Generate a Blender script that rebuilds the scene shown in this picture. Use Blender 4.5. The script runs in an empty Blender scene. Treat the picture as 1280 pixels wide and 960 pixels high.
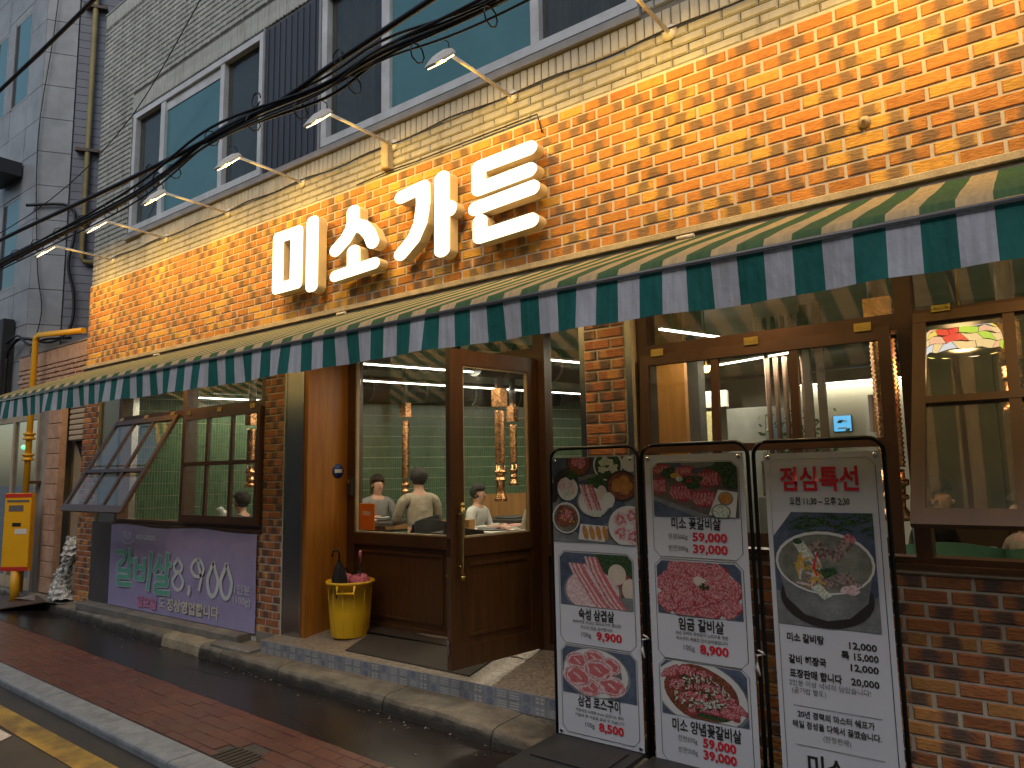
import bpy, bmesh, math, random
from math import sin, cos, pi, radians, sqrt, floor
from mathutils import Vector, Matrix
random.seed(7)
S = bpy.context.scene
COL = S.collection
# ------------------------------------------------------------------ camera
CAMPOS = Vector((0.0, -4.007, 1.62))
AX = Matrix(((0.80008464, 0.08800931, 0.5933961), (0.59961825, -0.08771411, -0.79546476), (-0.01795909, 0.99225027, -0.1229507)))
cam_d = bpy.data.cameras.new('camera'); cam_d.sensor_width = 36.0; cam_d.lens = 890.0/1280*36; cam_d.clip_start = .05; cam_d.clip_end = 600
cam = bpy.data.objects.new('camera', cam_d); COL.objects.link(cam)
cam.matrix_world = Matrix.Translation(CAMPOS) @ AX.to_4x4()
S.camera = cam
# ------------------------------------------------------------------ light
W = bpy.data.worlds.new('World'); S.world = W; W.use_nodes = True
nt = W.node_tree; nt.nodes.clear()
sky = nt.nodes.new('ShaderNodeTexSky'); sky.sky_type = 'NISHITA'; sky.sun_disc = False
SUN_EL, SUN_ROT = radians(44), radians(160)
sky.sun_elevation = SUN_EL; sky.sun_rotation = SUN_ROT; sky.air_density = 1.4; sky.dust_density = 2.5; sky.ozone_density = 1.6
bg = nt.nodes.new('ShaderNodeBackground'); bg.inputs[1].default_value = 0.054
wo = nt.nodes.new('ShaderNodeOutputWorld')
nt.links.new(sky.outputs[0], bg.inputs[0]); nt.links.new(bg.outputs[0], wo.inputs[0])
sd = bpy.data.lights.new('sun', 'SUN'); sd.energy = 0.42; sd.angle = radians(50); sd.color = (.9, .95, 1)
so = bpy.data.objects.new('sun', sd); COL.objects.link(so)
so.rotation_euler = (radians(90) - SUN_EL, 0, pi - SUN_ROT)
S.view_settings.view_transform = 'Standard'; S.view_settings.look = 'None'; S.view_settings.exposure = 1.0; S.view_settings.gamma = 1.0
S.view_settings.use_curve_mapping = False
S.cycles.max_bounces = 8; S.cycles.diffuse_bounces = 3; S.cycles.glossy_bounces = 4; S.cycles.transparent_max_bounces = 12
S.cycles.use_denoising = True; S.cycles.caustics_reflective = False; S.cycles.caustics_refractive = False
S.cycles.sample_clamp_indirect = 4.0

# ------------------------------------------------------------------ materials
MATS = {}
def _base(name):
    m = bpy.data.materials.new(name); m.use_nodes = True; MATS[name] = m
    n = m.node_tree.nodes; l = m.node_tree.links
    return m, n, l, n['Principled BSDF']
def mat(name, col, rough=.6, metal=0., var=.25, scale=6., col2=None, bump=0., bscale=60., emit=None, estr=0., spec=.5, rvar=0., stretch=None, fine=0., sharp=.18):
    """procedural surface: two tones mixed by noise plus a fine relief"""
    m, n, l, b = _base(name)
    tc = n.new('ShaderNodeTexCoord'); mp = n.new('ShaderNodeMapping'); l.new(tc.outputs['Object'], mp.inputs[0])
    if stretch: mp.inputs['Scale'].default_value = stretch
    c2 = col2 or tuple(max(0, c*(1-var)) for c in col)
    no = n.new('ShaderNodeTexNoise'); no.inputs['Scale'].default_value = scale; no.inputs['Detail'].default_value = 7; no.inputs['Roughness'].default_value = .62
    l.new(mp.outputs[0], no.inputs['Vector'])
    rp = n.new('ShaderNodeValToRGB'); rp.color_ramp.elements[0].position = .5-sharp; rp.color_ramp.elements[1].position = .5+sharp
    rp.color_ramp.elements[0].color = (*c2, 1); rp.color_ramp.elements[1].color = (*col, 1)
    l.new(no.outputs[0], rp.inputs[0]); cout = rp.outputs[0]
    if fine > 0:
        nf = n.new('ShaderNodeTexNoise'); nf.inputs['Scale'].default_value = bscale*1.7; nf.inputs['Detail'].default_value = 3; l.new(mp.outputs[0], nf.inputs['Vector'])
        mr = n.new('ShaderNodeMapRange'); mr.inputs[1].default_value = .3; mr.inputs[2].default_value = .7; mr.inputs[3].default_value = 1-fine; mr.inputs[4].default_value = 1+fine*.6
        l.new(nf.outputs[0], mr.inputs[0])
        mx = n.new('ShaderNodeVectorMath'); mx.operation = 'SCALE'; l.new(cout, mx.inputs[0]); l.new(mr.outputs[0], mx.inputs['Scale']); cout = mx.outputs[0]
    l.new(cout, b.inputs['Base Color'])
    b.inputs['Roughness'].default_value = rough; b.inputs['Metallic'].default_value = metal; b.inputs['Specular IOR Level'].default_value = spec
    if rvar:
        mr2 = n.new('ShaderNodeMapRange'); mr2.inputs[3].default_value = max(.02, rough-rvar); mr2.inputs[4].default_value = min(1, rough+rvar); l.new(no.outputs[0], mr2.inputs[0]); l.new(mr2.outputs[0], b.inputs['Roughness'])
    if bump > 0:
        nb = n.new('ShaderNodeTexNoise'); nb.inputs['Scale'].default_value = bscale; nb.inputs['Detail'].default_value = 4; l.new(mp.outputs[0], nb.inputs['Vector'])
        bp = n.new('ShaderNodeBump'); bp.inputs['Strength'].default_value = 1; bp.inputs['Distance'].default_value = bump; l.new(nb.outputs[0], bp.inputs['Height']); l.new(bp.outputs[0], b.inputs['Normal'])
    if emit: b.inputs['Emission Color'].default_value = (*emit, 1); b.inputs['Emission Strength'].default_value = estr
    return m
def math_node(n, l, op, a, b=None, c=None):
    q = n.new('ShaderNodeMath'); q.operation = op
    for i, v in enumerate((a, b, c)):
        if v is None: continue
        if isinstance(v, (int, float)): q.inputs[i].default_value = v
        else: l.new(v, q.inputs[i])
    return q.outputs[0]
def brick_mat(name, x0, z0, bw, bh, red=(.47, .180, .030), dark=(.15, .10, .055), yel=(.58, .32, .05)):
    """fired tile: each brick has its own tone and a smoky band across its middle"""
    m, n, l, b = _base(name)
    g = n.new('ShaderNodeNewGeometry'); sp = n.new('ShaderNodeSeparateXYZ'); l.new(g.outputs['Position'], sp.inputs[0])
    xx = math_node(n, l, 'ADD', sp.outputs[0], sp.outputs[1])
    r = math_node(n, l, 'FLOOR', math_node(n, l, 'DIVIDE', math_node(n, l, 'SUBTRACT', sp.outputs[2], z0), bh))
    odd = math_node(n, l, 'MULTIPLY', math_node(n, l, 'FLOORED_MODULO', r, 2.0), .5)
    u = math_node(n, l, 'ADD', math_node(n, l, 'DIVIDE', math_node(n, l, 'SUBTRACT', xx, x0), bw), odd)
    ci = math_node(n, l, 'FLOOR', u); fu = math_node(n, l, 'FRACT', u)
    cv = n.new('ShaderNodeCombineXYZ'); l.new(ci, cv.inputs[0]); l.new(r, cv.inputs[1])
    wn = n.new('ShaderNodeTexWhiteNoise'); l.new(cv.outputs[0], wn.inputs[0])
    ws = n.new('ShaderNodeSeparateXYZ'); l.new(wn.outputs['Color'], ws.inputs[0])
    no = n.new('ShaderNodeTexNoise'); no.inputs['Scale'].default_value = 26; no.inputs['Detail'].default_value = 5; l.new(g.outputs['Position'], no.inputs['Vector'])
    nn = math_node(n, l, 'MULTIPLY', math_node(n, l, 'SUBTRACT', no.outputs[0], .5), .9)
    cen = math_node(n, l, 'ADD', math_node(n, l, 'MULTIPLY', ws.outputs[0], .5), .25)
    d = math_node(n, l, 'ABSOLUTE', math_node(n, l, 'SUBTRACT', math_node(n, l, 'ADD', fu, math_node(n, l, 'MULTIPLY', nn, .35)), cen))
    band = n.new('ShaderNodeMapRange'); band.inputs[1].default_value = .12; band.inputs[2].default_value = .27; band.inputs[3].default_value = 1; band.inputs[4].default_value = 0; l.new(d, band.inputs[0])
    has = math_node(n, l, 'GREATER_THAN', ws.outputs[1], .3)
    dk = math_node(n, l, 'MULTIPLY', band.outputs[0], math_node(n, l, 'MULTIPLY', has, .85))
    m1 = n.new('ShaderNodeMix'); m1.data_type = 'RGBA'; m1.inputs[6].default_value = (*red, 1); m1.inputs[7].default_value = (*yel, 1)
    ty = math_node(n, l, 'ADD', math_node(n, l, 'GREATER_THAN', ws.outputs[2], .74), nn); m1.clamp_factor = True
    l.new(math_node(n, l, 'ADD', math_node(n, l, 'MULTIPLY', ty, .8), .12), m1.inputs[0])
    m2 = n.new('ShaderNodeMix'); m2.data_type = 'RGBA'; l.new(m1.outputs[2], m2.inputs[6]); m2.inputs[7].default_value = (*dark, 1); l.new(dk, m2.inputs[0])
    sc = n.new('ShaderNodeVectorMath'); sc.operation = 'SCALE'; l.new(m2.outputs[2], sc.inputs[0])
    l.new(math_node(n, l, 'ADD', math_node(n, l, 'MULTIPLY', ws.outputs[0], .4), math_node(n, l, 'ADD', .8, math_node(n, l, 'MULTIPLY', nn, .5))), sc.inputs['Scale'])
    l.new(sc.outputs[0], b.inputs['Base Color']); b.inputs['Roughness'].default_value = .72
    nb = n.new('ShaderNodeTexNoise'); nb.inputs['Scale'].default_value = 70; nb.inputs['Detail'].default_value = 5; mp = n.new('ShaderNodeMapping'); mp.inputs['Scale'].default_value = (.5, .5, 1.6)
    l.new(g.outputs['Position'], mp.inputs[0]); l.new(mp.outputs[0], nb.inputs['Vector'])
    bp = n.new('ShaderNodeBump'); bp.inputs['Distance'].default_value = .006; l.new(nb.outputs[0], bp.inputs['Height']); l.new(bp.outputs[0], b.inputs['Normal'])
    return m
def stripe_mat(name, x0, period, c_green, c_white, transl):
    m, n, l, b = _base(name)
    g = n.new('ShaderNodeNewGeometry'); sp = n.new('ShaderNodeSeparateXYZ'); l.new(g.outputs['Position'], sp.inputs[0])
    f = math_node(n, l, 'FRACT', math_node(n, l, 'DIVIDE', math_node(n, l, 'SUBTRACT', sp.outputs[0], x0), period))
    s = math_node(n, l, 'LESS_THAN', f, .5)
    no = n.new('ShaderNodeTexNoise'); no.inputs['Scale'].default_value = 9; no.inputs['Detail'].default_value = 8; mp = n.new('ShaderNodeMapping'); mp.inputs['Scale'].default_value = (6, 1, .35)
    l.new(g.outputs['Position'], mp.inputs[0]); l.new(mp.outputs[0], no.inputs['Vector'])
    mx = n.new('ShaderNodeMix'); mx.data_type = 'RGBA'; mx.inputs[6].default_value = (*c_white, 1); mx.inputs[7].default_value = (*c_green, 1); l.new(s, mx.inputs[0])
    sc = n.new('ShaderNodeVectorMath'); sc.operation = 'SCALE'; l.new(mx.outputs[2], sc.inputs[0])
    mr = n.new('ShaderNodeMapRange'); mr.inputs[1].default_value = .3; mr.inputs[2].default_value = .7; mr.inputs[3].default_value = .8; mr.inputs[4].default_value = 1.08; l.new(no.outputs[0], mr.inputs[0]); l.new(mr.outputs[0], sc.inputs['Scale'])
    l.new(sc.outputs[0], b.inputs['Base Color']); b.inputs['Roughness'].default_value = .8
    nw = n.new('ShaderNodeTexNoise'); nw.inputs['Scale'].default_value = 2.2; nw.inputs['Detail'].default_value = 5; mw = n.new('ShaderNodeMapping'); mw.inputs['Scale'].default_value = (2.2, 1, 1); l.new(g.outputs['Position'], mw.inputs[0]); l.new(mw.outputs[0], nw.inputs['Vector'])
    bw = n.new('ShaderNodeBump'); bw.inputs['Distance'].default_value = .05; l.new(nw.outputs[0], bw.inputs['Height']); l.new(bw.outputs[0], b.inputs['Normal'])
    tr = n.new('ShaderNodeBsdfTranslucent'); l.new(sc.outputs[0], tr.inputs[0])
    ms = n.new('ShaderNodeMixShader'); ms.inputs[0].default_value = transl; l.new(b.outputs[0], ms.inputs[1]); l.new(tr.outputs[0], ms.inputs[2])
    l.new(ms.outputs[0], n['Material Output'].inputs[0])
    return m
def glass_mat(name, tint=(.93, .95, .93), dirt=.03, ior=1.5, gl=1.0):
    m, n, l, b = _base(name); n.remove(b)
    tr = n.new('ShaderNodeBsdfTransparent'); tr.inputs[0].default_value = (*tint, 1)
    gs = n.new('ShaderNodeBsdfGlossy'); gs.inputs['Roughness'].default_value = .015
    fr = n.new('ShaderNodeFresnel'); gb = n.new('ShaderNodeNewGeometry')
    l.new(math_node(n, l, 'MULTIPLY_ADD', gb.outputs['Backfacing'], 1/ior-ior, ior), fr.inputs[0])
    ms = n.new('ShaderNodeMixShader'); l.new(math_node(n, l, 'MULTIPLY', fr.outputs[0], gl), ms.inputs[0]); l.new(tr.outputs[0], ms.inputs[1]); l.new(gs.outputs[0], ms.inputs[2])
    df = n.new('ShaderNodeBsdfDiffuse'); df.inputs[0].default_value = (.6, .58, .52, 1)
    no = n.new('ShaderNodeTexNoise'); no.inputs['Scale'].default_value = 9; no.inputs['Detail'].default_value = 8; g = n.new('ShaderNodeNewGeometry'); l.new(g.outputs['Position'], no.inputs['Vector'])
    m2 = n.new('ShaderNodeMixShader'); l.new(math_node(n, l, 'MULTIPLY', no.outputs[0], dirt*2), m2.inputs[0]); l.new(ms.outputs[0], m2.inputs[1]); l.new(df.outputs[0], m2.inputs[2])
    l.new(m2.outputs[0], n['Material Output'].inputs[0])
    return m
def emit_mat(name, col, s):
    m, n, l, b = _base(name); b.inputs['Base Color'].default_value = (.6, .6, .6, 1)
    b.inputs['Emission Color'].default_value = (*col, 1); b.inputs['Emission Strength'].default_value = s
    return m
M = MATS
brick_mat('tile_brick_lit', -9.83, 3.072, .2, .0745)  # upper band: amber of the floodlit wall is put into the tile tones
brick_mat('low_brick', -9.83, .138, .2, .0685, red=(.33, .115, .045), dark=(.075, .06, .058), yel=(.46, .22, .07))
mat('mortar', (.66, .60, .50), .9, var=.28, scale=5, bump=.002, bscale=180, fine=.15)
mat('painted_brick', (.47, .465, .41), .55, col2=(.29, .29, .25), scale=3.2, bump=.0015, bscale=90, fine=.1)
m_ = M['painted_brick']; n_, l_ = m_.node_tree.nodes, m_.node_tree.links; b_ = n_['Principled BSDF']; src = b_.inputs['Base Color'].links[0].from_socket
g_ = n_.new('ShaderNodeNewGeometry'); mp_ = n_.new('ShaderNodeMapping'); mp_.inputs['Scale'].default_value = (5, 5, .45); l_.new(g_.outputs['Position'], mp_.inputs[0]); nz_ = n_.new('ShaderNodeTexNoise'); nz_.inputs['Scale'].default_value = 1.5; nz_.inputs['Detail'].default_value = 9; nz_.inputs['Roughness'].default_value = .7; l_.new(mp_.outputs[0], nz_.inputs['Vector'])
dr_ = n_.new('ShaderNodeMapRange'); dr_.inputs[1].default_value = .50; dr_.inputs[2].default_value = .72; dr_.inputs[3].default_value = 0; dr_.inputs[4].default_value = .65; l_.new(nz_.outputs[0], dr_.inputs[0])
mx_ = n_.new('ShaderNodeMix'); mx_.data_type = 'RGBA'; l_.new(dr_.outputs[0], mx_.inputs[0]); l_.new(src, mx_.inputs[6]); mx_.inputs[7].default_value = (.15, .135, .10, 1); l_.new(mx_.outputs[2], b_.inputs['Base Color'])
mat('painted_mortar', (.16, .155, .14), .9, var=.3, scale=10)
mat('pink_brick', (.50, .33, .23), .75, col2=(.34, .20, .135), scale=7, bump=.004, bscale=60, fine=.15)
mat('concrete', (.26, .24, .21), .8, col2=(.13, .12, .105), scale=3.5, bump=.004, bscale=70, fine=.25)
mat('curb_concrete', (.27, .235, .18), .6, col2=(.10, .085, .065), scale=4.5, bump=.004, bscale=60, fine=.25, rvar=.25)
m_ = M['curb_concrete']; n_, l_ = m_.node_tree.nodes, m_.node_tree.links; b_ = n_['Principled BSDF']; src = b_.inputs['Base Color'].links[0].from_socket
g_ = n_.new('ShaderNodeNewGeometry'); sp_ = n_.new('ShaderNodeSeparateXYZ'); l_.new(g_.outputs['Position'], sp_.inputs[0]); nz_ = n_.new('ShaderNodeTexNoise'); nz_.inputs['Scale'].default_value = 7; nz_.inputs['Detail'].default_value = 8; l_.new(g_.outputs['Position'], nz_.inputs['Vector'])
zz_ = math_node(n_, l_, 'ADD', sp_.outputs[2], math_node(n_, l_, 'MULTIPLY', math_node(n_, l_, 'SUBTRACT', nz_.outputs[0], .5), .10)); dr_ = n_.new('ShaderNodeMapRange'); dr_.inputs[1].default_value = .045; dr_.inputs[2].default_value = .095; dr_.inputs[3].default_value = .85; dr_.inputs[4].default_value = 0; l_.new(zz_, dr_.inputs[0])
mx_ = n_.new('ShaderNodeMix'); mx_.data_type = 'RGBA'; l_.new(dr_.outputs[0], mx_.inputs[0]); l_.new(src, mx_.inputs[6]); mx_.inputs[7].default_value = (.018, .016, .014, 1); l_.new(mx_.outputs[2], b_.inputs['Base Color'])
mat('kerb_granite', (.34, .35, .36), .5, col2=(.20, .21, .215), scale=9, bump=.002, bscale=140, fine=.25)
mat('wet_asphalt', (.034, .027, .025), .17, col2=(.018, .015, .014), scale=1.6, bump=.0012, bscale=160, fine=.3, rvar=.12)
mat('road_asphalt', (.075, .06, .048), .45, col2=(.03, .028, .026), scale=2.2, bump=.004, bscale=260, fine=.45, rvar=.2)
mat('paver_red', (.165, .058, .038), .36, col2=(.10, .035, .025), scale=2.2, bump=.002, bscale=150, fine=.3, rvar=.2)
mat('paver_red2', (.14, .062, .042), .36, col2=(.11, .035, .022), scale=4, bump=.002, bscale=150, fine=.3, rvar=.2)
mat('paver_joint', (.09, .075, .06), .8, var=.4, scale=20)
mat('yellow_paint', (.60, .36, .05), .55, col2=(.16, .10, .04), scale=5, bump=.002, bscale=160, fine=.35)
mat('white_paint', (.68, .66, .62), .6, col2=(.4, .38, .35), scale=9, fine=.2)
mat('curb_yellow', (.40, .34, .22), .6, col2=(.20, .17, .12), scale=7, bump=.003, bscale=70, fine=.2)
mat('brown_frame', (.088, .041, .020), .38, var=.35, scale=5, bump=.0006, bscale=200, stretch=(1, 1, .15))
mat('wood_panel', (.42, .17, .022), .4, col2=(.26, .095, .012), scale=2.6, stretch=(6, 6, .5), bump=.0008, bscale=90)
mat('door_wood', (.10, .045, .017), .33, col2=(.06, .026, .010), scale=4, stretch=(8, 8, .5), bump=.0006, bscale=90)
mat('steel', (.52, .49, .43), .24, 1., var=.15, scale=2, stretch=(1, 1, .2), rvar=.05)
mat('dark_steel', (.10, .095, .095), .35, .3, var=.2, scale=4)
mat('beige_trim', (.46, .37, .26), .5, var=.2, scale=8)
mat('ledge', (.55, .46, .30), .6, col2=(.33, .27, .17), scale=7, bump=.002, bscale=80, fine=.2)
mat('white_pvc', (.62, .63, .64), .4, col2=(.45, .44, .42), scale=4)
mat('slate_sheet', (.05, .055, .068), .45, var=.3, scale=3, stretch=(1, 1, .2))
mat('teal_film_sky', (.07, .19, .21), .14, col2=(.055, .155, .175), scale=1.5)  # film tint with the bluish sky reflection painted into the same colour
mat('dark_pane', (.028, .03, .03), .1, col2=(.04, .042, .042), scale=2, stretch=(8, 1, .2))
mat('curtain', (.16, .16, .155), .8, var=.3, scale=4, stretch=(9, 1, .1))
mat('sill_metal', (.30, .29, .28), .5, var=.3, scale=5)
mat('black_metal', (.012, .012, .012), .35, .5, var=.2)
mat('black_plastic', (.030, .030, .033), .55, var=.35, scale=6, bump=.001, bscale=120)
mat('cable_black', (.010, .009, .009), .5, var=.2)
mat('lamp_white', (.62, .60, .55), .45, var=.2, scale=8)
mat('brass', (.62, .42, .13), .28, 1., var=.2, scale=20)
mat('chrome', (.6, .6, .58), .15, 1., var=.1)
mat('copper', (.80, .40, .19), .27, 1., var=.45, scale=18, rvar=.10, bump=.002, bscale=40)
mat('old_copper', (.16, .085, .055), .45, .4, var=.3, scale=9); mat('galv', (.30, .31, .30), .35, .8, var=.3, scale=4)
mat('duct_dark', (.085, .09, .085), .35, .5, var=.3, scale=3)
mat('letter_side', (.66, .56, .38), .5, var=.15, scale=5)
mat('banner_white', (.60, .61, .65), .42, var=.06, scale=2, bump=.001, bscale=9)
mat('purple', (.36, .325, .54), .6, col2=(.30, .27, .47), scale=2.2, bump=.004, bscale=8)
mat('ink_red', (.62, .02, .035), .5, var=.1)
mat('ink_black', (.018, .018, .018), .5, var=.1)
mat('ink_grey', (.12, .12, .12), .5, var=.1)
mat('ink_green', (.13, .43, .33), .6, var=.1)
mat('ink_pale', (.60, .66, .70), .6, var=.1)
mat('ink_pink', (.62, .22, .38), .6, var=.1)
mat('ink_cream', (.62, .60, .48), .6, var=.1)
mat('cloth_blue', (.10, .13, .19), .8, col2=(.035, .05, .085), scale=9, fine=.25)
mat('plate', (.62, .62, .60), .3, var=.08); mat('plate_grey', (.23, .24, .24), .35, var=.5, scale=9, fine=.15); mat('plate_dark', (.035, .03, .028), .4, var=.3)
mat('meat_red', (.40, .035, .05), .5, col2=(.60, .30, .31), scale=110, fine=.45, bscale=90, sharp=.06)
mat('meat_dark', (.20, .02, .03), .5, col2=(.34, .06, .07), scale=60); mat('meat_pink', (.56, .27, .27), .5, col2=(.36, .07, .09), scale=90, fine=.35, bscale=90, sharp=.07)
mat('fat', (.66, .56, .54), .5, col2=(.55, .33, .34), scale=60, sharp=.1, fine=.15)
mat('meat_lean', (.42, .06, .07), .5, col2=(.55, .18, .18), scale=90)
mat('leaf', (.04, .10, .03), .6, col2=(.01, .025, .01), scale=90, sharp=.07)
mat('onion', (.66, .67, .60), .5, col2=(.32, .40, .26), scale=110, sharp=.07)
mat('egg', (.62, .52, .42), .5, var=.15, scale=20)
mat('sausage', (.52, .26, .06), .4, col2=(.35, .13, .03), scale=40)
mat('carrot', (.62, .38, .06), .5, var=.3, scale=60); mat('kimchi', (.30, .085, .04), .5, col2=(.09, .04, .02), scale=120, sharp=.06, fine=.4)
mat('broth', (.24, .25, .20), .3, col2=(.09, .095, .075), scale=14, sharp=.18, fine=.12); mat('bone', (.34, .26, .23), .6, col2=(.12, .07, .06), scale=70, sharp=.08, fine=.3)
mat('board_wood', (.16, .12, .10), .6, col2=(.08, .06, .05), scale=20)
mat('bucket_yellow', (.80, .47, .015), .42, var=.1, scale=3)
mat('pink_cloth', (.62, .16, .24), .6, var=.3, scale=20)
mat('black_cloth', (.012, .012, .014), .7, var=.3)
mat('floor_mosaic', (.40, .34, .27), .35, col2=(.13, .11, .095), scale=42, bump=.001, bscale=90, fine=.2)
mat('mat_dark', (.055, .045, .036), .9, var=.4, scale=60, bump=.003, bscale=300, fine=.4)
mat('tile_base', (.28, .29, .31), .3, col2=(.20, .21, .23), scale=12); mat('tile_blue', (.05, .085, .22), .3, col2=(.12, .15, .26), scale=60); mat('tile_light', (.46, .46, .45), .3, var=.2, scale=30)
mat('grout', (.42, .42, .40), .9, var=.2)
mat('granite_panel', (.30, .31, .325), .45, col2=(.19, .20, .21), scale=2.3, bump=.0008, bscale=200, fine=.14)
mat('panel_joint', (.07, .075, .085), .9, var=.2)
mat('grey_tile', (.17, .175, .21), .6, col2=(.12, .125, .15), scale=2, fine=.15)
mat('gas_yellow', (.70, .36, .01), .45, var=.15, scale=6)
mat('dull_yellow', (.27, .21, .075), .6, var=.35, scale=5); mat('box_yellow', (.78, .40, .01), .4, var=.1, scale=4)
mat('sign_red', (.5, .03, .02), .5, var=.1)
mat('shutter', (.42, .37, .29), .5, var=.2, scale=4)
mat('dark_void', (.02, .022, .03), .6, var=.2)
mat('beige_wall', (.36, .28, .18), .8, col2=(.24, .19, .12), scale=3, fine=.15, bscale=60)
mat('stone_strip', (.38, .33, .27), .7, col2=(.25, .21, .17), scale=3, fine=.15)
mat('film', (.60, .60, .57), .22, col2=(.22, .23, .22), scale=22, sharp=.1)
mat('rust', (.10, .055, .03), .6, col2=(.045, .03, .022), scale=6, bump=.002, bscale=90)
mat('green_tile', (.060, .095, .055), .22, col2=(.045, .075, .045), scale=3)
mat('green_grout', (.62, .66, .50), .7, var=.15)
mat('int_floor', (.06, .05, .045), .4, var=.3); mat('int_ceiling', (.30, .31, .27), .6, var=.3, scale=2); mat('int_wall', (.52, .50, .42), .8, var=.08, scale=1)
mat('int_wood', (.42, .21, .07), .45, col2=(.28, .13, .04), scale=3, stretch=(6, 6, .5)); mat('int_brown', (.075, .045, .022), .5, var=.3, scale=2); mat('int_dark', (.05, .05, .048), .6, var=.3)
mat('table_top', (.05, .045, .045), .3, var=.2); mat('chair_black', (.02, .02, .02), .5, var=.2); mat('chair_green', (.13, .34, .25), .35, var=.15)
mat('skin', (.56, .31, .21), .55, var=.12, scale=9); mat('hair', (.016, .012, .010), .8, var=.3, scale=60)
mat('shirt_beige', (.40, .33, .24), .85, var=.35, scale=9, bump=.02, bscale=11); mat('shirt_grey', (.26, .25, .245), .85, var=.4, scale=9, bump=.02, bscale=11); mat('shirt_black', (.02, .02, .022), .8, var=.2); mat('shirt_white', (.6, .58, .54), .85, var=.2); mat('shirt_blue', (.05, .07, .12), .85, var=.2)
mat('jeans', (.04, .05, .08), .85, var=.2); mat('lips', (.45, .13, .11), .5, var=.1); mat('eye', (.02, .015, .01), .3, var=.1)
mat('orange_sign', (.72, .17, .02), .45, var=.1); mat('blue_sticker', (.03, .06, .28), .4, var=.2); mat('paper', (.66, .64, .58), .7, var=.1)
mat('far_wall', (.30, .27, .23), .8, col2=(.20, .18, .15), scale=1.5, fine=.15)
mat('ground_far', (.05, .048, .045), .6, var=.3)
mat('litter', (.30, .26, .19), .8, col2=(.08, .06, .035), scale=40, sharp=.1); mat('menu_cream', (.62, .55, .28), .6, col2=(.35, .30, .12), scale=38)
emit_mat('letter_face', (1, .90, .60), 1.3); emit_mat('tube', (1, .95, .80), 6); emit_mat('lamp_lens', (1, .72, .35), 3.); emit_mat('warm_bulb', (1, .6, .2), 4.)
emit_mat('blue_screen', (.01, .42, .85), .6); emit_mat('blue_led', (.05, .1, 1.), 1.5); emit_mat('green_glow', (.1, 1., .5), .5)
glass_mat('glass', dirt=.014); glass_mat('glass_sash', gl=.85, dirt=.03); glass_mat('glass_dark', tint=(.55, .6, .58), dirt=.03)
stripe_mat('awning_cloth_lit', -1.556, .2125, (.085, .235, .135), (.84, .71, .48), .66)  # canopy cream and green lightened: the lamps' brightness is put into the colours
stripe_mat('valance_cloth', -1.556, .2125, (.006, .125, .108), (.47, .485, .54), .12)

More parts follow.
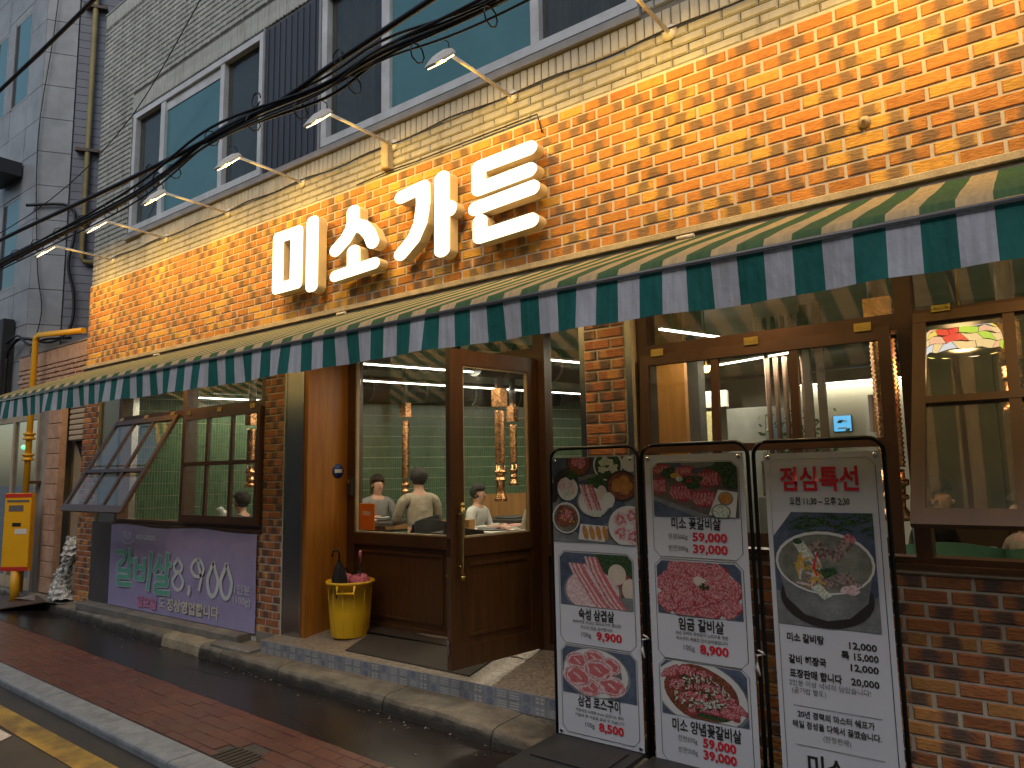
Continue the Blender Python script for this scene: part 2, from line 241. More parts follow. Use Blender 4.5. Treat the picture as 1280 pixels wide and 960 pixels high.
# ------------------------------------------------------------------ building helpers
class MB:
    def __init__(s): s.bm = bmesh.new()
    def box(s, x0, x1, y0, y1, z0, z1, ch=0.):
        """axis box; ch chamfers the edges of the -y face"""
        v = s.bm.verts.new
        if ch <= 0:
            p = [v((x, y, z)) for y in (y0, y1) for z in (z0, z1) for x in (x0, x1)]
            for f in ((0, 1, 3, 2), (4, 6, 7, 5), (0, 4, 5, 1), (2, 3, 7, 6), (0, 2, 6, 4), (1, 5, 7, 3)): s.bm.faces.new([p[i] for i in f])
        else:
            a = [v(c) for c in ((x0+ch, y0, z0+ch), (x1-ch, y0, z0+ch), (x1-ch, y0, z1-ch), (x0+ch, y0, z1-ch))]
            b = [v(c) for c in ((x0, y0+ch, z0), (x1, y0+ch, z0), (x1, y0+ch, z1), (x0, y0+ch, z1))]
            c = [v(c) for c in ((x0, y1, z0), (x1, y1, z0), (x1, y1, z1), (x0, y1, z1))]
            s.bm.faces.new(a)
            for i in range(4):
                j = (i+1) % 4
                s.bm.faces.new((b[i], b[j], a[j], a[i])); s.bm.faces.new((c[i], c[j], b[j], b[i]))
            s.bm.faces.new(c[::-1])
        return s
    def ob(s, c, ax, ay, az, hx, hy, hz):
        """oriented box: centre, unit axes, half sizes"""
        c = Vector(c); ax = Vector(ax).normalized()*hx; ay = Vector(ay).normalized()*hy; az = Vector(az).normalized()*hz
        p = [s.bm.verts.new(c+i*ax+j*ay+k*az) for j in (-1, 1) for k in (-1, 1) for i in (-1, 1)]
        for f in ((0, 1, 3, 2), (4, 6, 7, 5), (0, 4, 5, 1), (2, 3, 7, 6), (0, 2, 6, 4), (1, 5, 7, 3)): s.bm.faces.new([p[i] for i in f])
        return s
    def bar(s, a, b, w, h=None, up=(0, 0, 1)):
        a, b = Vector(a), Vector(b); d = (b-a); L = d.length; d.normalize(); sd_ = d.cross(Vector(up))
        if sd_.length < 1e-4: sd_ = d.cross(Vector((1, 0, 0)))
        sd_.normalize(); u = sd_.cross(d)
        return s.ob((a+b)/2, d, sd_, u, L/2, w/2, (h or w)/2)
    def tube(s, pts, r, n=8, caps=True):
        pts = [Vector(p) for p in pts]; rings = []; ref = None
        for i, p in enumerate(pts):
            d = (pts[min(i+1, len(pts)-1)]-pts[max(i-1, 0)]).normalized()
            if ref is None or abs(ref.dot(d)) > .95: ref = Vector((0, 0, 1)) if abs(d.z) < .9 else Vector((1, 0, 0))
            u = d.cross(ref).normalized(); w = d.cross(u)
            rr = r[i] if isinstance(r, (list, tuple)) else r
            rings.append([s.bm.verts.new(p+rr*(cos(2*pi*k/n)*u+sin(2*pi*k/n)*w)) for k in range(n)])
        for a, b in zip(rings, rings[1:]):
            for k in range(n): s.bm.faces.new((a[k], a[(k+1) % n], b[(k+1) % n], b[k])).smooth = True
        if caps: s.bm.faces.new(rings[0][::-1]); s.bm.faces.new(rings[-1])
        return s
    def lathe(s, prof, c=(0, 0, 0), n=16, smooth=True):
        rings = [[s.bm.verts.new((c[0]+r*cos(2*pi*k/n), c[1]+r*sin(2*pi*k/n), c[2]+z)) for k in range(n)] for r, z in prof]
        for a, b in zip(rings, rings[1:]):
            for k in range(n): s.bm.faces.new((a[k], a[(k+1) % n], b[(k+1) % n], b[k])).smooth = smooth
        s.bm.faces.new(rings[0][::-1]); s.bm.faces.new(rings[-1]); return s
    def poly(s, pts): s.bm.faces.new([s.bm.verts.new(p) for p in pts]); return s
    def ball(s, c, r, sq=(1, 1, 1), seg=12, rings=8):
        res = bmesh.ops.create_uvsphere(s.bm, u_segments=seg, v_segments=rings, radius=r)
        for v in res['verts']: v.co = Vector((v.co.x*sq[0]+c[0], v.co.y*sq[1]+c[1], v.co.z*sq[2]+c[2]))
        for f in s.bm.faces: f.smooth = True
        return s
    def build(s, name, m, parent=None, **kw):
        bmesh.ops.recalc_face_normals(s.bm, faces=s.bm.faces)
        me = bpy.data.meshes.new(name); s.bm.to_mesh(me); s.bm.free()
        return add(name, me, m, parent, **kw)
def add(name, me, m, parent=None, loc=None, **kw):
    if m and not me.materials: me.materials.append(M[m])
    o = bpy.data.objects.new(name, me); COL.objects.link(o)
    if parent is not None: o.parent = parent
    if loc is not None: o.location = loc
    for k, v in kw.items(): o[k] = v
    return o
def thing(name, label, cat, loc=(0, 0, 0), rz=0., group=None):
    o = bpy.data.objects.new(name, None); COL.objects.link(o); o.location = loc; o.rotation_euler = (0, 0, rz)
    o['label'] = label; o['category'] = cat; o.empty_display_size = .1
    if group: o['group'] = group
    return o
def tag(o, label, cat, group=None):
    o['label'] = label; o['category'] = cat
    if group: o['group'] = group
    return o
def inst(src, parent, loc=None, rot=None, scale=None):
    c = src.copy(); COL.objects.link(c); c.parent = parent
    if loc is not None: c.location = loc
    if rot is not None: c.rotation_euler = rot
    if scale is not None: c.scale = scale
    return c
def seen_size(p):
    """rough size in the photograph of a unit thing at p, 0 outside the frame"""
    d = AX.transposed() @ (Vector(p)-CAMPOS)
    if d.z > -.3: return 0
    x, y = d.x/-d.z*890, d.y/-d.z*890
    if abs(x) > 680 or abs(y) > 520: return 0
    return 1/(-d.z)**2
TC = bpy.data.curves.new('lettering', 'FONT'); TO = bpy.data.objects.new('lettering_source', TC)
def text(parent, body, x, y, z, size, m, name='lettering', bold=0., sx=1., align='CENTER', spacing=1., depth=0.):
    """flat print lying in the x-z plane at depth y, centred on (x, z)"""
    c = TC; c.body = body; c.size = size; c.offset = bold*size; c.resolution_u = 2
    c.align_x = align; c.align_y = 'CENTER'; c.space_character = spacing; c.extrude = depth
    me = bpy.data.meshes.new_from_object(TO)
    me.transform(Matrix.Diagonal((sx, 1, 1, 1))); me.transform(Matrix.Rotation(pi/2, 4, 'X')); me.transform(Matrix.Translation((x, y, z)))
    me.materials.clear()
    return add(name, me, m, parent)
# ------------------------------------------------------------------ ground
def sheet(name, pts, m, z=None, **kw):
    b = MB(); b.poly([(p[0], p[1], p[2] if len(p) > 2 else z) for p in pts]); return b.build(name, m, kind='structure', **kw)
sheet('ground', [(-300, -300), (300, -300), (300, 300), (-300, 300)], 'ground_far', z=-.12)
sheet('road', [(-40, -14), (14, -14), (14, -1.0), (-40, -1.0)], 'road_asphalt', z=-.045)
yfb = lambda x: -.82 - (x+7.62)*.0535                 # gutter / red paving border
yki = lambda x: -1.45 - (x+7.73)*.0335                # inner edge of the granite kerb
yce = lambda x: -.21 - (x+8.54)*.0515                 # front edge of the concrete curb
xs = [-30, -20, -14, -12, -10, -9, -8, -7, -6, -5, -4, -3, -2, -1, 0, 1, 2, 3, 5, 10]
b = MB()
for a, c in zip(xs, xs[1:]):
    if c <= -11: continue
    b.poly([(a, yfb(a), 0), (c, yfb(c), 0), (c, .3, 0), (a, .3, 0)])
b.build('gutter_lane', 'wet_asphalt', kind='structure')
sheet('neighbour_pavement', [(-40, -.9), (-11, -.9), (-11, .6), (-40, .6)], 'concrete', z=-.002)
pj = MB()
for a, c in zip(xs, xs[1:]): pj.poly([(a, yki(a)+.005, -.004), (c, yki(c)+.005, -.004), (c, yfb(c), -.004), (a, yfb(a), -.004)])
pav = pj.build('red_brick_pavement', 'paver_joint', kind='structure')
th = math.atan(-.045); ca, sa = cos(th), sin(th); cands = []
for r in range(-3, 12):
    for k in range(-60, 70):
        lx = k*.206 + (r % 2)*.103 - 6; ly = -1.55 + r*.103
        x = -4 + (lx+4)*ca - (ly+1.2)*sa; y = -1.2 + (lx+4)*sa + (ly+1.2)*ca
        lo, hi = yki(x)+.02, yfb(x)-.005
        if y+.05 < lo+.03 or y-.05 > hi-.03: continue
        hy0, hy1 = max(-.0495, lo-y), min(.0495, hi-y)
        if hy1-hy0 < .02: continue
        cands.append((seen_size((x, y, 0)), x, y, hy0, hy1))
cands.sort(reverse=True)
pm = {}
def paver(mb, x, y, h0, h1, z=0.):
    c = Vector((x, y, 0))
    def w(px, py, pz): return (x+px*ca-py*sa, y+px*sa+py*ca, pz)
    P = [w(*q) for q in ((-.1, h0, -.03+z), (.1, h0, -.03+z), (.1, h1, -.03+z), (-.1, h1, -.03+z), (-.1, h0, z), (.1, h0, z), (.1, h1, z), (-.1, h1, z), (-.097, h0+.003, .004+z), (.097, h0+.003, .004+z), (.097, h1-.003, .004+z), (-.097, h1-.003, .004+z))]
    v = [mb.bm.verts.new(p) for p in P]
    for i in range(4):
        j = (i+1) % 4; mb.bm.faces.new((v[i], v[j], v[j+4], v[i+4])); mb.bm.faces.new((v[i+4], v[j+4], v[j+8], v[i+8]))
    mb.bm.faces.new(v[8:12])
rest = MB()
for i, (s_, x, y, h0, h1) in enumerate(cands):
    if abs(x+3.94) < .19 and -1.62 < y < -1.34: continue
    if i < 280:
        q = MB(); paver(q, x, y, h0, h1, random.uniform(-.002, .0025)); q.build('paver_brick', random.choice(['paver_red', 'paver_red', 'paver_red2']), pav)
    else: paver(rest, x, y, h0, h1)
rest.build('paver_brick', 'paver_red', pav, kind='stuff')
g = MB(); g.box(-4.09, -3.80, -1.585, -1.375, -.03, .003); dc = g.build('drain_cover', 'rust')
for k in range(6):
    q = MB(); q.box(-4.075+k*.046, -4.05+k*.046, -1.57, -1.39, .003, .008); q.build('slot_bar', 'curb_concrete', dc)
tag(dc, 'small rusty drain cover set in the red brick paving', 'drain cover')
# granite kerb, each stone a part
kb = bpy.data.objects.new('kerb', None); COL.objects.link(kb); kb['kind'] = 'structure'
x = -14.2
while x < 4:
    x2 = x+1.0; q = MB(); v = []
    for xx in (x+.004, x2-.004):
        yi = yki(xx); yo = yi-.185
        v.append([q.bm.verts.new((xx, a, z)) for a, z in ((yi, -.10), (yi, .006), (yo+.018, .006), (yo+.005, 0.), (yo, -.012), (yo, -.10))])
    for i in range(5): q.bm.faces.new((v[0][i], v[0][i+1], v[1][i+1], v[1][i]))
    q.bm.faces.new(v[0][::-1]); q.bm.faces.new(v[1]); q.build('kerb_stone', 'kerb_granite', kb); x = x2
# painted lines on the road
for nm, y0, y1, m_ in (('yellow_line', -1.86, -2.02, 'yellow_paint'),):
    b = MB()
    for i in range(-28, 10):
        a, c = i*.5, i*.5+.5; f = lambda t: -(t+6.0)*.022
        b.poly([(a, y0+f(a), -.041), (c, y0+f(c), -.041), (c, y1+f(c), -.041), (a, y1+f(a), -.041)])
    b.build(nm, m_, kind='structure')
sheet('white_line', [(-7.6, -2.06, -.041), (-5.62, -2.05, -.041), (-5.55, -2.16, -.041), (-7.6, -2.35, -.041)], 'white_paint')
# concrete curb along the shop, stones as parts
cb = bpy.data.objects.new('shop_curb', None); COL.objects.link(cb); cb['kind'] = 'structure'
x = -14.0; i = 0
lens_ = [.9, 1.05, .62, 1.2, .8, 1.0, .7, .62, .75, .35, .9, 1.3, 1.0, .8, 1.2, 1, 1, 1, 1.]
while x < 3.5:
    L = lens_[i % len(lens_)]; x2 = x+L; q = MB(); rows = []; N = 8
    for k in range(N+1):
        xx = x+.004+(L-.008)*k/N; e = yce(xx); w1 = .006*sin(xx*9.1)+.005*sin(xx*23); w2 = .004*sin(xx*13+1)
        top = .105 if xx < -5.6 else .10 if xx < -2.9 else .10-.043*min(1, (xx+2.9)/.3)
        pr = [(.02, -.02), (.02, top+.02), (e+.06, top+.004+w2), (e+.022+w1, top-.006+w2), (e+.004+w1, top-.028), (e-.006+w1, .03), (e-.012+w1, -.02)]
        rows.append([q.bm.verts.new((xx, a, z)) for a, z in pr])
    for a, c in zip(rows, rows[1:]):
        for j in range(len(a)-1): q.bm.faces.new((a[j], a[j+1], c[j+1], c[j]))
    q.bm.faces.new(rows[0][::-1]); q.bm.faces.new(rows[-1])
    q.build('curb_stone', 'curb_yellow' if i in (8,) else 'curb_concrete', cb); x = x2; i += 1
# step of concrete below the purple banner
b = MB(); b.box(-9.4, -6.05, -.16, .02, .10, .185, .01); b.build('concrete_step', 'concrete', kind='structure')
b = MB(); b.box(-6.25, -5.63, -.30, -.162, .09, .135, .012); b.build('concrete_pad', 'concrete', kind='structure')
# entrance platform
def pz(x, y):
    t = (y+.19)/.63; u = (x+5.6)/3.1
    return (.212+.02*u)*(1-t) + (.272+.07*u)*t
plat = MB(); G = [[plat.bm.verts.new((-5.62+i*.31, -.19+j*.1, pz(-5.62+i*.31, -.19+j*.1))) for i in range(11)] for j in range(9)]
for j in range(8):
    for i in range(10): plat.bm.faces.new((G[j][i], G[j][i+1], G[j+1][i+1], G[j+1][i]))
lo = [plat.bm.verts.new((v.co.x, v.co.y, .05)) for v in G[0]]
for i in range(10): plat.bm.faces.new((lo[i], lo[i+1], G[0][i+1], G[0][i]))
plat = plat.build('entrance_platform', 'floor_mosaic', kind='structure')
# patterned ceramic tiles on the platform's front
n_t = 31
for i in range(n_t):
    x0 = -5.62+i*.1; zt = pz(x0+.05, -.19)
    zb = .105
    for row in range(2):
        if (row == 0 and zt-zb < .06): continue
        a = zb+row*(zt-zb)/2; c = zb+(row+1)*(zt-zb)/2
        q = MB(); q.box(x0+.001, x0+.099, -.1975, -.189, a+.001, c-.001, .001); t = q.build('ceramic_tile', 'tile_base', plat)
        kd = (i*7+row*5+i*i) % 5; cx, cz, hw, hh = x0+.05, (a+c)/2, .036, (c-a)/2-.008
        q = MB(); y = -.1982; rr = min(hw, hh)
        if kd == 0:
            for s_ in (1, .55): 
                n = 8; P = [(cx+rr*s_*1.15*cos(2*pi*k/n), cz+rr*s_*sin(2*pi*k/n)) for k in range(n)]; Q = [(cx+rr*(s_-.2)*1.15*cos(2*pi*k/n), cz+rr*(s_-.2)*sin(2*pi*k/n)) for k in range(n)]
                for k in range(n): q.poly([(P[k][0], y, P[k][1]), (P[(k+1) % n][0], y, P[(k+1) % n][1]), (Q[(k+1) % n][0], y, Q[(k+1) % n][1]), (Q[k][0], y, Q[k][1])])
        elif kd == 1:
            for sx in (-1, 1):
                for sz in (-1, 1):
                    q.poly([(cx+sx*hw*.95, y, cz+sz*hh*.3), (cx+sx*hw*.6, y, cz+sz*hh*.95), (cx+sx*hw*.12, y, cz+sz*hh*.15)])
        elif kd == 2:
            q.poly([(cx-hw*.8, y, cz), (cx, y, cz-hh*.9), (cx+hw*.8, y, cz), (cx, y, cz+hh*.9)]); 
        elif kd == 3:
            for k in range(3):
                zz = cz+(k-1)*hh*.7; q.poly([(cx-hw, y, zz-hh*.15), (cx+hw, y, zz-hh*.15), (cx+hw, y, zz+hh*.15), (cx-hw, y, zz+hh*.15)])
        else:
            for sx in (-1, 1):
                for sz in (-1, 1):
                    q.poly([(cx+sx*hw*.5-hw*.3, y, cz+sz*hh*.5-hh*.3), (cx+sx*hw*.5+hw*.3, y, cz+sz*hh*.5-hh*.3), (cx+sx*hw*.5+hw*.3, y, cz+sz*hh*.5+hh*.3), (cx+sx*hw*.5-hw*.3, y, cz+sz*hh*.5+hh*.3)])
        q.build('tile_motif', ('tile_blue', 'tile_light', 'tile_blue', 'tile_light', 'tile_light')[kd] if (i+row) % 3 else 'tile_light', plat)
b = MB(); P = [(-4.62, -.10), (-3.30, -.13), (-3.34, .40), (-4.78, .36)]; n = 6
Gm = [[b.bm.verts.new((lambda X, Y: (X, Y, pz(X, Y)+.009))(*(Vector(P[0]).lerp(Vector(P[1]), i/n).lerp(Vector(P[3]).lerp(Vector(P[2]), i/n), j/3)))) for i in range(n+1)] for j in range(4)]
for j in range(3):
    for i in range(n): b.bm.faces.new((Gm[j][i], Gm[j][i+1], Gm[j+1][i+1], Gm[j+1][i]))
r_ = bmesh.ops.extrude_face_region(b.bm, geom=b.bm.faces[:]); bmesh.ops.translate(b.bm, verts=[v for v in r_['geom'] if isinstance(v, bmesh.types.BMVert)], vec=(0, 0, -.008))
tag(b.build('door_mat', 'mat_dark'), 'flat dark brown mat lying before the entrance door', 'door mat')

# ------------------------------------------------------------------ restaurant building
BLD = thing('restaurant_building', 'restaurant front with orange brick tiles below cream painted brick', 'building')
def part(name, m, parent=BLD, fn=None):
    b = MB(); fn(b); return b.build(name, m, parent)
def boxpart(name, m, boxes, parent=None, ch=0.):
    b = MB()
    for q in boxes: b.box(*q, ch)
    return b.build(name, m, parent if parent is not None else BLD)
X1 = 2.4
upper = boxpart('upper_wall', 'painted_mortar', [(-9.80, X1, .012, .25, 6.2, 7.90), (-9.80, -8.90, .012, .25, 4.13, 6.2), (-8.90, -1.88, .012, .25, 4.13, 4.6), (-6.08, -5.17, .012, .25, 4.6, 6.2), (-1.88, X1, .012, .25, 4.13, 6.2)])
band = boxpart('brick_band', 'mortar', [(-9.825, X1, -.010, .25, 3.07, 4.128)])
side = boxpart('side_wall', 'painted_brick', [(-9.80, -9.6, .25, 9.0, 0, 7.9)])
pilA = boxpart('brick_pillar', 'mortar', [(-9.82, -9.405, -.006, .25, .10, 3.0)])
pilB = boxpart('brick_pillar', 'mortar', [(-5.915, -5.565, -.006, .25, .19, 2.93), (-5.60, -5.565, -.02, -.006, .19, 2.93)])
pilC = boxpart('brick_pillar', 'mortar', [(-2.385, -2.085, -.006, .25, .2, 2.93)])
lowL = boxpart('wall_below_window', 'mortar', [(-8.885, -5.917, -.006, .25, .12, 1.09)])
lowR = boxpart('wall_below_window', 'mortar', [(-2.083, X1, -.006, .25, .02, 1.115)])
boxpart('pillar_foot', 'concrete', [(-5.93, -5.55, -.035, .02, .13, .222)])
boxpart('cap_ledge', 'ledge', [(-9.84, X1, -.055, .02, 3.022, 3.068)], ch=.006)
boxpart('soffit_board', 'beige_trim', [(-9.83, X1, -.03, .02, 2.985, 3.020)])
boxpart('header', 'dark_steel', [(-9.83, X1, .02, .2, 2.93, 3.0)])
boxpart('foundation', 'concrete', [(-9.83, X1, .03, .25, -.1, .12)])
KIND = {'brick': [], 'painted_brick': []}
def field(kind, wall, x0, x1, z0, z1, gx, gz, bw, bh, jx, jz, yf, yb, m, holes=(), ch=.004):
    r0 = floor((z0-gz)/bh+1e-4); r1 = int(math.ceil((z1-gz)/bh-1e-4))
    for r in range(r0, r1):
        za, zb = max(z0, gz+r*bh+jz/2), min(z1, gz+(r+1)*bh-jz/2)
        if zb-za < bh*.3: continue
        o = .5 if r % 2 else 0
        k0 = floor((x0-gx)/bw)-1
        for k in range(k0, int((x1-gx)/bw)+3):
            xa, xb = gx+(k-o)*bw+jx/2, gx+(k+1-o)*bw-jx/2
            xa, xb = max(xa, x0), min(xb, x1)
            segs = [(xa, xb)]
            for hx0, hx1, hz0, hz1 in holes:
                if zb > hz0+.01 and za < hz1-.01:
                    ns = []
                    for s0, s1 in segs:
                        if s1 <= hx0 or s0 >= hx1: ns.append((s0, s1))
                        else:
                            if s0 < hx0: ns.append((s0, hx0-.003))
                            if s1 > hx1: ns.append((hx1+.003, s1))
                    segs = ns
            for s0, s1 in segs:
                if s1-s0 < .025: continue
                KIND[kind].append((seen_size(((s0+s1)/2, yf, (za+zb)/2))*(s1-s0)*(zb-za), wall, s0, s1, yf, yb, za, zb, m, ch))
def flush(kind, N):
    L = KIND[kind]; L.sort(key=lambda t: -t[0]); cache = {}; rest = {}
    for i, (s_, wall, xa, xb, yf, yb, za, zb, m, ch) in enumerate(L):
        if i < N:
            w, h = round(xb-xa, 3), round(zb-za, 3); key = (w, h, yf, yb, m)
            if key not in cache:
                q = MB(); q.box(-w/2, w/2, yf, yb, -h/2, h/2, ch); me = bpy.data.meshes.new(kind); bmesh.ops.recalc_face_normals(q.bm, faces=q.bm.faces); q.bm.to_mesh(me); q.bm.free(); cache[key] = me
            o = add(kind, cache[key], m, wall, ((xa+xb)/2, random.uniform(-.002, .002), (za+zb)/2)); o.rotation_euler = (random.uniform(-.01, .01), random.uniform(-.004, .004), random.uniform(-.008, .008))
        else: rest.setdefault((wall.name, m), (wall, MB()))[1].box(xa, xb, yf, yb, za, zb, ch)
    for (_, m), (wall, q) in rest.items(): q.build(kind, m, wall, kind='stuff')
TG = (-9.83, 3.072, .2, .0745)
field('brick', band, -9.828, X1, 3.072, 4.128, *TG, .018, .0125, -.017, .0, 'tile_brick_lit')
LG = (-9.83, .138, .2, .0685)
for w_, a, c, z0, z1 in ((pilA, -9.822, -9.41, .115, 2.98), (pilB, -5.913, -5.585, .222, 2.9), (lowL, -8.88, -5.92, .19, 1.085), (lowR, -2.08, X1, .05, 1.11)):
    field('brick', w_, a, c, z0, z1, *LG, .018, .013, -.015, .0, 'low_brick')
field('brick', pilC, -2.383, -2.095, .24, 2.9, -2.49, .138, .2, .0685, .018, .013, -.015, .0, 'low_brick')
flush('brick', 300)
holes = [(-8.93, -1.88, 4.55, 6.47), (-8.57, 1.0, 4.385, 4.55)]
field('painted_brick', upper, -9.82, X1, 4.135, 7.72, -9.82, 4.128, .22, .066, .006, .005, -.004, .012, 'painted_brick', holes, ch=.010)
def soldier(x0, x1, z0, z1, w=.0625):
    x = x0
    while x+w <= x1+.001:
        KIND['painted_brick'].append((seen_size((x+w/2, 0, (z0+z1)/2))*w*(z1-z0), upper, x+.003, x+w-.003, -.006, .012, z0+.003, z1-.003, 'painted_brick', .007)); x += w
soldier(-8.55, .9, 4.392, 4.548); soldier(-8.92, -1.9, 6.22, 6.465); soldier(-9.82, X1, 7.722, 7.93, .075)
flush('painted_brick', 300)
boxpart('roof_coping', 'sill_metal', [(-9.84, X1, -.01, .3, 7.932, 7.96)])
# upper windows
boxpart('window_sill', 'sill_metal', [(-8.93, -1.88, -.035, .06, 4.552, 4.615)], ch=.004)
def upper_window(x0, x1, z0, z1, m1, m2):
    fw = .075
    f = boxpart('window', 'white_pvc', [(x0, x1, -.012, .10, z0, z0+.07), (x0, x1, -.012, .10, z1-.07, z1), (x0, x0+fw, -.011, .10, z0+.07, z1-.07), (x1-fw, x1, -.011, .10, z0+.07, z1-.07),
        (m1-.03, m1+.07, -.004, .10, z0+.07, z1-.07), (m2-.03, m2+.045, -.004, .10, z0+.07, z1-.07)])
    boxpart('sash', 'white_pvc', [(m1+.07, m2-.03, .02, .05, z1-.19, z1-.07)], f)
    boxpart('pane', 'teal_film_sky', [(m1+.07, m2-.03, .03, .04, z0+.07, z1-.19)], f)
    for a, c in ((x0+fw, m1-.03), (m2+.045, x1-fw)):
        boxpart('pane', 'glass_dark', [(a, c, .05, .056, z0+.07, z1-.07)], f)
        q = MB(); n = 14; pr = None
        for k in range(n+1):
            xx = a+.02+(c-a-.04)*k/n*.75; yy = .10+.022*(k % 2)
            cur = (q.bm.verts.new((xx, yy, z0+.08)), q.bm.verts.new((xx, yy, z1-.1)))
            if pr: q.bm.faces.new((pr[0], cur[0], cur[1], pr[1]))
            pr = cur
        q.build('curtain', 'curtain', f)
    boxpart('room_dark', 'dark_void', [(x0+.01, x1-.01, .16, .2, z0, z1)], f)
upper_window(-8.87, -6.09, 4.64, 6.19, -8.16, -6.87)
upper_window(-5.15, -1.90, 4.64, 6.19, -4.31, -2.73)
pn = boxpart('dark_sheet_panel', 'slate_sheet', [(-6.06, -5.19, -.006, .02, 4.63, 6.18)])
for k in range(9): boxpart('sheet_rib', 'slate_sheet', [(-6.02+k*.094, -6.00+k*.094, -.016, -.006, 4.64, 6.17)], pn)
for a in (-6.09, -5.188): boxpart('panel_flashing', 'sill_metal', [(a, a+.032, -.02, .02, 4.62, 6.2)])
# steel columns and trims of the ground floor
boxpart('steel_column', 'steel', [(-9.40, -8.895, .02, .24, 1.12, 2.95)]); boxpart('steel_column_foot', 'dark_steel', [(-9.40, -8.892, -.02, .24, .13, 1.118)])
boxpart('steel_column', 'steel', [(-5.555, -5.325, -.022, .22, .23, 2.95)]); boxpart('column_trim', 'chrome', [(-5.323, -5.305, -.03, .22, .23, 2.95), (-5.568, -5.556, -.03, .0, .23, 2.93)])
boxpart('steel_column', 'steel', [(-2.082, -2.035, -.012, .22, 1.12, 2.95)]); boxpart('column_trim', 'beige_trim', [(-2.033, -2.012, -.028, .22, 1.12, 2.95)])
boxpart('wood_side_panel', 'wood_panel', [(-5.304, -5.26, -.01, .46, .225, 2.98)])
boxpart('entrance_soffit', 'beige_trim', [(-5.30, -2.39, .02, .5, 2.94, 2.975)])
boxpart('recess_side', 'steel', [(-2.43, -2.388, .0, .44, .22, 2.94)])
# --- shop windows of the ground floor
def shop_window(x0, x1, zt0, zt1, zb, mull, name='window'):
    f = boxpart(name, 'brown_frame', [(x0, x1, .0, .13, zb-.03, zb), (x0, x1, .0, .13, zt0, zt1), (x0, x0+.07, .001, .13, zb, zt0), (x1-.07, x1, .001, .13, zb, zt0), (mull-.035, mull+.035, .001, .13, zb, zt0),
        (x0, x0+.07, .001, .13, zt1, 2.93), (x1-.07, x1, .001, .13, zt1, 2.93), (mull-.04, mull+.04, .001, .13, zt1, 2.93)])
    boxpart('pane', 'glass', [(x0+.07, mull-.04, .06, .066, zt1, 2.93)], f); boxpart('pane', 'glass', [(mull+.04, x1-.07, .06, .066, zt1, 2.93)], f)
    return f
def sash(win, x0, x1, ztop, L, ang, cols=3, zmid=.58, yh=-.005):
    """top-hung sash; swings out about its top edge"""
    q = MB(); w = .055; t = .035
    F = [(x0, x1, 0, .065), (x0, x1, L-.075, L)]
    q.box(x0, x1, -t, 0, -.065, 0); q.box(x0, x1, -t, 0, -L, -L+.075); q.box(x0, x0+w, -t+.001, -.001, -L+.075, -.065); q.box(x1-w, x1, -t+.001, -.001, -L+.075, -.065)
    zc = -L*zmid; q.box(x0+w, x1-w, -t+.002, -.002, zc-.02, zc+.02)
    bw_ = (x1-x0-2*w-(cols-1)*.045)/cols
    for k in range(cols-1):
        xx = x0+w+(k+1)*bw_+k*.045; q.box(xx, xx+.045, -t+.004, -.004, -L+.075, zc-.02); q.box(xx, xx+.045, -t+.004, -.004, zc+.02, -.065)
    s = q.build('sash', 'brown_frame', win); s.location = (0, yh, ztop); s.rotation_euler = (-ang, 0, 0)
    for k in range(cols):
        a = x0+w+k*(bw_+.045)
        for z0, z1 in ((-L+.075, zc-.02), (zc+.02, -.065)):
            q = MB(); q.box(a, a+bw_, -.020, -.014, z0, z1); q.build('pane', 'glass_sash', s)
    q = MB()
    for xx in (x0+.12, (x0+x1)/2, x1-.12):
        h = MB(); h.box(xx-.04, xx+.04, -.042, -.034, -.012, .032); h.box(xx-.03, xx-.02, -.045, -.042, .012, .022); h.box(xx+.02, xx+.03, -.045, -.042, .012, .022); h.box(xx-.04, xx+.04, -.044, -.042, .004, .007)
        o = h.build('hinge', 'brass', s); 
    q.bm.free()
    return s
wl = shop_window(-8.89, -5.92, 2.285, 2.355, 1.165, -7.385)
sash(wl, -8.86, -7.45, 2.29, 1.16, radians(29))
sash(wl, -7.33, -5.945, 2.29, 1.12, radians(1), zmid=.47)
wr = shop_window(-2.01, .70, 2.30, 2.385, 1.175, -.52)
sash(wr, -1.97, -.585, 2.315, 1.12, radians(4), zmid=.52)
sash(wr, -.475, .65, 2.345, 1.17, radians(33), cols=3, zmid=.46)
boxpart('window_sill', 'brown_frame', [(-2.01, X1, -.04, .1, 1.118, 1.144)])
boxpart('window_sill', 'brown_frame', [(-8.885, -5.92, -.02, .1, 1.092, 1.128)])
wr2 = boxpart('window', 'brown_frame', [(.72, .80, 0, .13, 1.145, 2.93), (.8, X1, 0, .13, 2.3, 2.385), (.8, X1, 0, .13, 1.145, 1.2)]); boxpart('pane', 'glass', [(.8, X1, .05, .056, 1.2, 2.3)], wr2)
boxpart('beige_flashing', 'beige_trim', [(-1.95, X1, -.03, -.019, 1.102, 1.116)])
